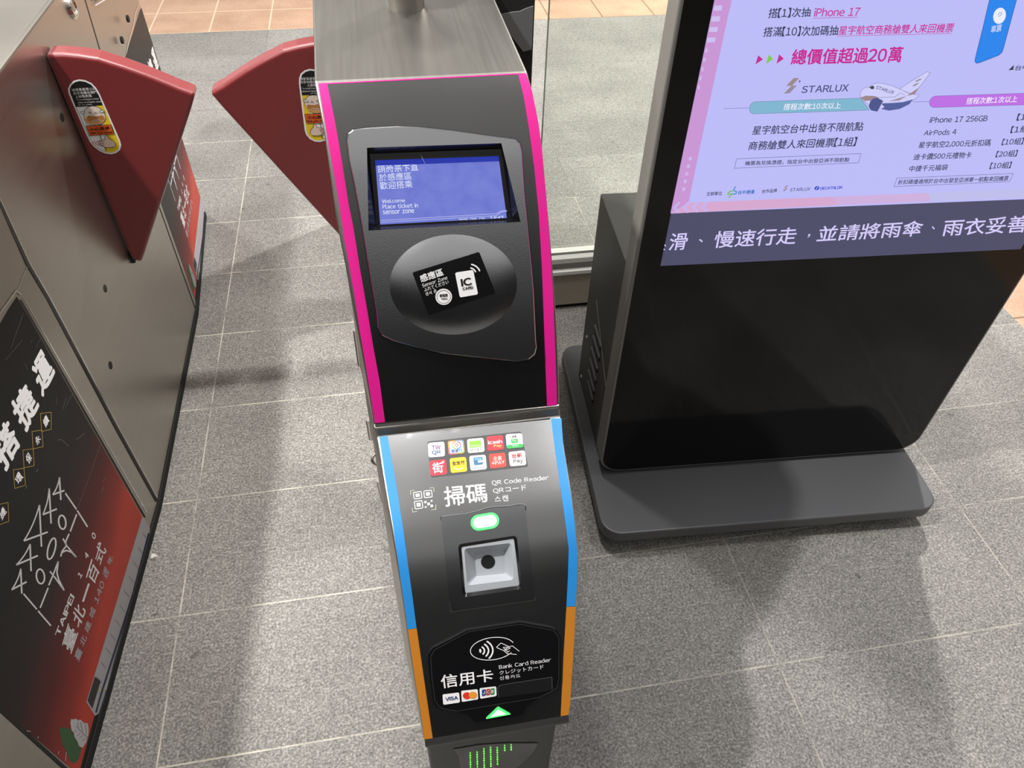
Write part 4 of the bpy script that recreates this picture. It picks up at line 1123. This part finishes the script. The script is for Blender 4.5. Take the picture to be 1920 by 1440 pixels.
# ---- lock shackle and hinges on the left flank
def deep(px, py, y):
    r = ray(px, py); return ORG + r * (y / r[1])
c_ = deep(708, 861, 0.655)
mb = MB(); mb.ring(c_, (0.25, -0.75, 0.6), 0.0075, 0.0019, M['chrome']); mb.build('lock_ring', rg, smooth=True)
for a_, b_, yy in (((667, 618), (676, 684), 0.80), ((690.5, 786), (696.5, 822), 0.72), ((710, 900), (719.5, 938), 0.655)):
    pA, pB = deep(*a_, yy), deep(*b_, yy)
    mb = MB(); mb.tube(pA, pB, 0.0042, M['chrome'], 14); mb.build('hinge', rg, smooth=True)

# ================================================================== the advertising totem
def floor_at(px, py, z=0.0):
    r = ray(px, py); return ORG + r * ((z - CAM_H) / r[2])
_p1, _p2 = floor_at(1145, 882, 0.09), floor_at(1680, 843, 0.09)
TD = _unit(_p2 - _p1); TB = np.array([-TD[1], TD[0], 0.0])       # along the screen, and backwards from it
TO = np.array([_p1[0], _p1[1], 0.0])
def tot(u, v, z): return tuple(TO + TD * u + TB * v + np.array([0, 0, z]))
SCR = Plane(TO - TB * 0.0, -TB)
tt = thing('advertising_totem', tot(0.36, 0.1, 0), 'tall black digital advertising screen stand showing a lavender poster beside the reader column', 'digital sign')
def rrect(u0, u1, v0, v1, r, n=7):
    out = []
    for cu, cv, a0 in ((u1 - r, v0 + r, -PI / 2), (u1 - r, v1 - r, 0), (u0 + r, v1 - r, PI / 2), (u0 + r, v0 + r, PI)):
        for i in range(n + 1):
            a = a0 + PI / 2 * i / n; out.append((cu + r * math.cos(a), cv + r * math.sin(a)))
    return out
UL, UR, ZB, ZT, RC = -0.029, 0.755, 0.084, 1.86, 0.052
# base plate on castors
mb = MB(); mb.prism(rrect(-0.048, 0.742, -0.165, 0.455, 0.045), 0.044, 0.076, M['totem_grey'], tot); mb.build('base_plate', tt, bevel=0.004, seg=3)
for u, v in ((0.03, -0.10), (0.67, -0.10), (0.03, 0.39), (0.67, 0.39)):
    mb = MB(); mb.tube(tot(u - 0.012, v, 0.021), tot(u + 0.012, v, 0.021), 0.021, M['rubber'], 20); mb.box(u - 0.016, u + 0.016, v - 0.012, v + 0.012, 0.02, 0.046, M['rubber'], tot); mb.build('castor', tt)
# screen slab: aluminium frame, black glass
def slab(pl, v0, v1, m):
    T = MB(); n = len(pl)
    c = [tot(u, v0, z_) for u, z_ in pl] + [tot(u, v1, z_) for u, z_ in pl]
    T.mesh(c, [tuple(range(n)), tuple(range(2 * n - 1, n - 1, -1))] + [(i, (i + 1) % n, n + (i + 1) % n, n + i) for i in range(n)], m)
    return T
mb = slab(rrect(UL, UR, ZB, ZT, RC), 0.001, 0.052, M['alu']); mb.build('frame', tt, bevel=0.003, seg=3)
mb = slab(rrect(UL + 0.0065, UR - 0.0065, ZB + 0.0065, ZT - 0.0065, RC - 0.006), -0.0005, 0.006, M['glassblack']); gl = mb.build('front_glass', tt)
# box behind
mb = MB(); mb.box(-0.017, 0.72, 0.052, 0.336, 0.076, 0.622, M['totem_box'], tot); bx = mb.build('rear_box', tt, bevel=0.002)
LB = Plane(tot(-0.017, 0.2, 0), -TD)
z = lambda pts: Z(1020, 560, 5.647, pts)
for a, b in (((545, 290), (612, 512)), ((527, 395), (592, 632)), ((508, 515), (572, 752)), ((492, 640), (556, 868)), ((475, 755), (536, 982)), ((470, 860), (520, 1085))):
    mb = MB(); a_, b_ = z([a, b]); pA, pB = LB.at(*a_), LB.at(*b_)
    pA[2] = pB[2] = (pA[2] + pB[2]) / 2
    mb.tube(pA, pB, 0.0042, M['totem_grey'], 10); pA2, pB2 = pA - [0, 0, 0.007], pB - [0, 0, 0.007]
    mb.tube(pA2, pB2, 0.0032, M['rubber'], 10); mb.build('vent_louvre', bx)
for c in ((456, 402), (398, 820)):
    p = LB.at(*z([c])[0]); mb = MB(); mb.tube(p, np.array(p) - TD * 0.002, 0.0035, M['alu_bright'], 12); mb.build('screw', bx)
mb = MB(); q = [tot(-0.0175, v, z_) for v, z_ in ((0.255, 0.395), (0.06, 0.272))]
mb.tube(q[0], q[1], 0.0011, P(120, 118, 112), 6); mb.build('panel_line', bx)
# ---- the lit picture
D = MB(); s = SCR; O = 0.0008
r1 = lambda pts: Z(1300, 0, 6, pts); r2 = lambda pts: Z(1600, 0, 6, pts); r3 = lambda pts: Z(1220, 200, 5.3333, pts); r4 = lambda pts: Z(1560, 180, 5.3333, pts)
def uz(pts): return [tot(u, 0, z_) for u, z_ in pts]
def rect(u0, u1, z0, z1, m, lay): D.face([tuple(np.array(tot(u, 0, zz_)) - TB * (O + lay * 0.00025)) for u, zz_ in ((u0, z0), (u1, z0), (u1, z1), (u0, z1))], m)
U0, U1 = 0.0195, 0.7105
BGL, BOR, BOB = G(188, 188, 248), G(200, 150, 212), G(214, 168, 208)
rect(U0, U1, 0.675, 0.783, G(76, 76, 104), 1)
rect(U0, U1, 0.783, 1.80, BGL, 1)
D.poly(s, [(1340, -40), (1340, 0), (1257, 400), (1291, 380), (1320, 240), (1371.5, 0), (1380, -40)], BOR, 2, O)
D.poly(s, [(1291, 380), (1560, 369), (1575, 384.5), (1257.5, 400.5)], BOB, 2, O)
D.poly(s, [(1560, 369), (1740, 361.5), (1745, 377.5), (1575, 384.5)], G(206, 176, 222), 2, O)
D.poly(s, [(1740, 361.5), (1960, 352), (1950, 369), (1745, 377.5)], G(190, 190, 236), 2, O)
_ui = float(np.dot(SCR.at(1371.5, 0) - TO, TD)); rect(U0, _ui, 1.10, 1.80, BOR, 2)
for q in ([(240, 62), (328, 60), (318, 118), (226, 122)], [(212, 185), (303, 183), (295, 240), (200, 243)], [(185, 305), (278, 303), (268, 358), (173, 360)], [(158, 422), (252, 420), (243, 475), (150, 480)]): D.poly(s, r1(q), G(205, 190, 240), 3, O)
for c in ((147, 568), (125, 672), (102, 778), (80, 882), (62, 982)): D.ell(s, r1([c])[0], 2.7, 4.6, G(205, 180, 230), 3, O, rot=0.15, n=14)
for c in ((395, 520), (378, 595), (360, 672), (345, 747), (330, 825)): D.ell(s, r3([c])[0], 3.2, 4.0, G(205, 180, 232), 3, O, rot=0.3, n=14)
for x in (0, 95, 190, 280): D.stroke(s, r3([(288 + x, 958), (235 + x, 1012 - x * 0.03), (285 + x, 1062 - x * 0.06)]), 5.5 if x else 4.5, G(200, 178, 236), 3, O)
NV, MG, WT = G(52, 56, 84), G(196, 44, 146), G(236, 236, 252)
def tx(body, q, m=NV, lay=3, bold=0.009): D.text(s, body, q, m, lay, O, bold)
tx('搭【1】次抽', r1([(858, 92), (1327, 80), (1312, 190), (838, 206)]))
tx('iPhone 17', r1([(1370, 88), (1886, 78), (1858, 178), (1352, 188)]), MG)
D.stroke(s, r1([(1345, 206), (1852, 193)]), 0.8, MG, 3, O)
tx('搭滿【10】次加碼抽', r1([(802, 303), (1640, 283), (1622, 398), (783, 415)]))
tx('星宇航空商務艙雙人來回機票', r1([(1648, 290), (2945, 258), (2912, 365), (1630, 393)]), MG)
D.stroke(s, r1([(1620, 406), (2905, 376)]), 0.8, MG, 3, O)
tx('總價值超過20萬', r1([(1122, 552), (2372, 520), (2332, 702), (1090, 732)]), MG, bold=0.022)
for q, m in (([(730, 622), (783, 668), (698, 724)], MG), ([(848, 615), (900, 663), (818, 720)], G(130, 200, 80)), ([(965, 612), (1018, 660), (935, 718)], MG)): D.poly(s, r1(q), m, 3, O)
GD, GD2, LN = G(158, 134, 142), G(150, 140, 150), G(92, 96, 130)
D.poly(s, r1([(1130, 878), (1190, 877), (1110, 965), (1045, 966)]), GD, 3, O); D.poly(s, r1([(1105, 965), (1165, 960), (1085, 1048), (1018, 1053)]), GD2, 3, O)
D.poly(s, r1([(1197, 893), (1203, 910), (1212, 914), (1200, 920), (1190, 938), (1190, 918), (1180, 914), (1192, 910)]), LN, 3, O)
tx('STARLUX', r1([(1228, 968), (1755, 945), (1737, 1028), (1210, 1047)]), G(70, 76, 120), bold=0.014)
TL_ = G(128, 182, 208)
bar = r1([(690, 1145), (1300, 1124), (1880, 1103), (1930, 1170), (1980, 1238), (1320, 1262), (665, 1281), (640, 1262), (631, 1232), (634, 1198), (655, 1162)])
D.poly(s, bar, TL_, 3, O); D.stroke(s, bar, 0.5, LN, 4, O, closed=True); D.stroke(s, r1([(340, 1222), (630, 1213)]), 0.6, LN, 3, O)
tx('搭程次數：10次以上', r1([(1026, 1166), (1665, 1150), (1655, 1222), (1010, 1240)]), WT, 4)
# the little aeroplane
pw = G(206, 206, 250)
tail = r2([(520, 1000), (680, 895), (830, 805), (866, 820), (740, 985), (670, 1060), (610, 1040)])
fus = r2([(75, 1060), (90, 1015), (125, 990), (180, 980), (215, 948), (250, 935), (320, 938), (420, 958), (520, 1000), (610, 1042), (660, 1060), (735, 1066), (730, 1085), (670, 1125), (560, 1180), (380, 1235), (270, 1210), (170, 1175), (110, 1130), (82, 1095)])
D.poly(s, tail, pw, 5, O); D.stroke(s, tail, 0.6, LN, 6, O, closed=True)
D.poly(s, fus, pw, 7, O); D.stroke(s, fus, 0.6, LN, 8, O, closed=True)
D.poly(s, r2([(82, 1097), (140, 1076), (240, 1080), (292, 1100), (230, 1130), (128, 1136)]), GD, 8, O)
D.poly(s, r2([(400, 1140), (600, 1078), (700, 1010), (742, 982), (690, 1060), (590, 1080), (520, 1128)]), GD, 8, O)
D.poly(s, r2([(690, 918), (745, 886), (775, 886), (720, 920)]), GD2, 8, O); D.poly(s, r2([(660, 968), (710, 936), (740, 934), (690, 970)]), GD2, 8, O)
D.poly(s, r2([(322, 1162), (440, 1158), (560, 1148), (672, 1118), (630, 1172), (520, 1226), (400, 1245), (320, 1226)]), G(84, 96, 156), 9, O)
D.poly(s, r2([(172, 1200), (190, 1140), (225, 1108), (272, 1100), (336, 1135), (270, 1256), (200, 1242)]), G(76, 86, 140), 10, O)
D.poly(s, r2([(316, 1170), (350, 1205), (300, 1228)]), pw, 10, O)
D.poly(s, r2([(180, 982), (215, 962), (236, 975), (232, 1000), (205, 1005)]), G(70, 72, 84), 9, O)
D.stroke(s, r2([(290, 1098), (470, 1090), (530, 1045), (580, 1070)]), 0.6, LN, 9, O)
tx('STARLUX', r2([(264, 962), (466, 1024), (446, 1060), (250, 998)]), G(70, 76, 120), 9)
PU = G(190, 112, 228)
bar = r2([(920, 1080), (1400, 1065), (2040, 1045), (2040, 1176), (1400, 1195), (905, 1210), (870, 1198), (855, 1170), (862, 1125), (885, 1095)])
D.poly(s, bar, PU, 3, O); D.stroke(s, bar, 0.5, LN, 4, O, closed=True); D.stroke(s, r2([(665, 1146), (858, 1143)]), 0.6, LN, 3, O)
tx('搭程次數：1次以上', r2([(1282, 1100), (1856, 1074), (1836, 1150), (1265, 1176)]), WT, 4)
ph = r2([(1540, -40), (1850, -40), (1830, 20), (1690, 540), (1672, 590), (1635, 622), (1420, 706), (1385, 712), (1366, 690), (1375, 640), (1460, 300)])
D.poly(s, ph, G(44, 134, 236), 3, O); D.stroke(s, ph, 0.8, G(40, 60, 130), 4, O, closed=True)
D.ell(s, r2([(1645, 178)])[0], 11.5, 15.5, WT, 5, O, rot=0.3); D.stroke(s, r2([(1625, 170), (1650, 140), (1672, 150), (1655, 175), (1630, 185)]), 0.8, G(60, 120, 130), 6, O)
tx('車票', r2([(1555, 290), (1675, 268), (1660, 355), (1542, 372)]), G(180, 200, 245), 5, 0.03)
D.poly(s, r2([(1745, 790), (1806, 730), (1800, 786)]), G(50, 60, 60), 3, O)
tx('台中', r2([(1828, 735), (1980, 724), (1966, 786), (1815, 794)]))
for body, q in (('iPhone 17 256GB', [(986, 210), (1563, 190), (1550, 252), (970, 270)]), ('AirPods 4', [(932, 342), (1250, 326), (1238, 386), (914, 394)]), ('星宇航空2,000元折扣碼', [(876, 458), (1594, 430), (1580, 502), (860, 522)]),
                ('迪卡儂500元禮物卡', [(826, 577), (1402, 557), (1388, 620), (808, 642)]), ('中捷千元福袋', [(782, 697), (1164, 682), (1150, 742), (766, 758)]), ('【1組】', [(1862, 175), (2080, 165), (2062, 240), (1842, 248)]),
                ('【1組】', [(1798, 302), (2010, 290), (1992, 362), (1780, 372)]), ('【10組】', [(1712, 428), (1925, 414), (1906, 484), (1692, 494)]), ('【20組】', [(1652, 550), (1863, 538), (1843, 605), (1632, 615)]), ('【10組】', [(1592, 665), (1802, 655), (1782, 722), (1572, 732)])):
    tx(body, r4(q))
D.stroke(s, r4([(650, 822), (1812, 775), (1775, 857), (620, 906)]), 0.6, NV, 3, O, closed=True)
tx('折扣碼僅適用於台中出發至亞洲單一航點來回機票', r4([(668, 838), (1772, 796), (1756, 848), (653, 886)]))
tx('星宇航空台中出發不限航點', r3([(1030, 192), (2138, 148), (2118, 240), (1010, 282)]))
tx('商務艙雙人來回機票【1組】', r3([(992, 348), (2071, 301), (2045, 395), (970, 437)]))
D.stroke(s, r3([(860, 522), (2103, 469), (2078, 561), (837, 616)]), 0.6, NV, 3, O, closed=True)
tx('機票為兌換憑證，指定台中出發亞洲不限航點', r3([(946, 545), (1993, 506), (1982, 552), (942, 590)]))
tx('主辦單位', r3([(560, 852), (716, 846), (711, 886), (556, 892)]))
D.stroke(s, r3([(835, 842), (800, 845), (775, 862), (772, 878), (800, 875), (822, 868), (800, 888), (780, 915)]), 1.8, G(110, 185, 60), 3, O)
D.stroke(s, r3([(852, 798), (832, 825), (838, 842), (858, 848), (855, 868), (825, 880)]), 1.8, G(40, 140, 220), 4, O)
tx('台中捷運', r3([(876, 838), (1041, 830), (1036, 870), (871, 878)]), G(50, 110, 190), bold=0.02)
tx('合作品牌', r3([(1112, 828), (1266, 818), (1261, 856), (1108, 866)]))
D.poly(s, r3([(1355, 790), (1378, 787), (1350, 812), (1328, 815)]), GD, 3, O); D.poly(s, r3([(1348, 818), (1372, 814), (1344, 842), (1318, 846)]), GD2, 3, O)
tx('STARLUX', r3([(1396, 816), (1600, 805), (1592, 838), (1390, 848)]), G(70, 76, 120))
D.ell(s, r3([(1662, 815)])[0], 5.0, 3.6, G(48, 70, 200), 3, O, rot=-0.5); D.stroke(s, r3([(1650, 835), (1660, 815), (1676, 800)]), 0.8, WT, 4, O)
tx('DECATHLON', r3([(1700, 803), (1918, 791), (1911, 822), (1694, 832)]), G(48, 70, 200), bold=0.03)
TK = G(214, 204, 250)
tx('滑', r3([(205, 1268), (386, 1258), (350, 1428), (172, 1442)]), TK, 2)
tx('、', r3([(484, 1324), (525, 1320), (520, 1354), (480, 1358)]), TK, 2)
tx('慢速行走', r3([(655, 1245), (1480, 1203), (1442, 1372), (622, 1416)]), TK, 2)
tx('，', r3([(1570, 1275), (1600, 1272), (1588, 1308), (1566, 1310)]), TK, 2)
tx('並請將雨傘', [(1538, 424), (1733.5, 412.5), (1726, 442.5), (1530, 454)], TK, 2)
tx('、', r4([(998, 1302), (1030, 1300), (1026, 1334), (996, 1338)]), TK, 2)
tx('雨衣妥善', r4([(1135, 1237), (1975, 1190), (1935, 1362), (1095, 1402)]), TK, 2)
D.stroke(s, r3([(140, 1380), (150, 1395)]), 2, TK, 2, O); D.stroke(s, r3([(130, 1425), (142, 1432)]), 2, TK, 2, O)
D.build('display_picture', tt, label='lit lavender advertisement with Chinese lettering')

# ================================================================== glass barrier, black housing, scraps
gb = thing('glass_barrier', (0.7, 1.74, 0), 'clear glass barrier on a stone plinth with aluminium rail behind the totem', 'glass barrier')
YG = 1.72
mb = MB(); mb.box(0.20, 1.18, YG, YG + 0.085, 0.016, 0.134, M['plinth']); mb.build('plinth', gb, bevel=0.002)
mb = MB(); mb.box(0.20, 1.18, YG + 0.012, YG + 0.075, 0.0, 0.017, M['rubber']); mb.build('plinth_base', gb)
mb = MB(); mb.box(0.20, 1.18, YG - 0.008, YG + 0.06, 0.134, 0.148, M['alu_bright']); mb.box(0.20, 1.18, YG + 0.008, YG + 0.05, 0.148, 0.172, M['alu']); mb.box(0.20, 1.18, YG - 0.002, YG + 0.055, 0.172, 0.190, M['alu_bright']); mb.build('rail', gb, bevel=0.002)
mb = MB(); mb.box(0.403, 1.18, YG + 0.018, YG + 0.030, 0.188, 1.35, M['glass']); mb.build('glass_pane', gb)
mb = MB(); mb.box(0.4025, 0.4035, YG + 0.018, YG + 0.030, 0.19, 1.35, P(96, 104, 92)); mb.build('glass_edge', gb)

bh = thing('equipment_housing', (0.23, 1.42, 0), 'black housing with grey plate just right of the steel reader top', 'housing')
mb = MB(); mb.box(0.195, 0.2765, 1.30, 1.52, 0.0, 1.24, M['rubber']); mb.build('housing_body', bh, bevel=0.004)
HF = Plane((0, 1.30, 0), (0, -1, 0))
mb = MB(); solid(mb, HF, [(930, 30), (962, 23), (975, 22), (985, 17), (1000.5, 12), (997, 93), (981, 97)], 0.0, 0.004, P(118, 118, 120)); mb.build('front_plate', bh, label='grey plate')

def scrap(px, py, pts, label):
    c = floor_at(px, py); T = MB(); n = len(pts)
    lo = [(c[0] + a * 0.001, c[1] + b * 0.001, 0.0003) for a, b in pts]; hi = [(c[0] + a * 0.0008, c[1] + b * 0.0008, 0.004 + 0.003 * ((i * 7) % 3)) for i, (a, b) in enumerate(pts)]
    T.mesh(lo + hi, [tuple(range(n - 1, -1, -1)), tuple(range(n, 2 * n))] + [(i, (i + 1) % n, n + (i + 1) % n, n + i) for i in range(n)], M['paper'])
    tag(T.build('paper_scrap'), label, 'litter', 'paper scraps on the floor')
scrap(289, 1045, [(-9, -4), (-3, -9), (5, -7), (11, -1), (5, 5), (-4, 6)], 'larger crumpled white paper scrap on the floor by the left machine')
scrap(291, 1151, [(-5, -2), (2, -3), (6, 2), (-2, 2)], 'tiny white paper scrap on the floor, nearer the bottom edge')
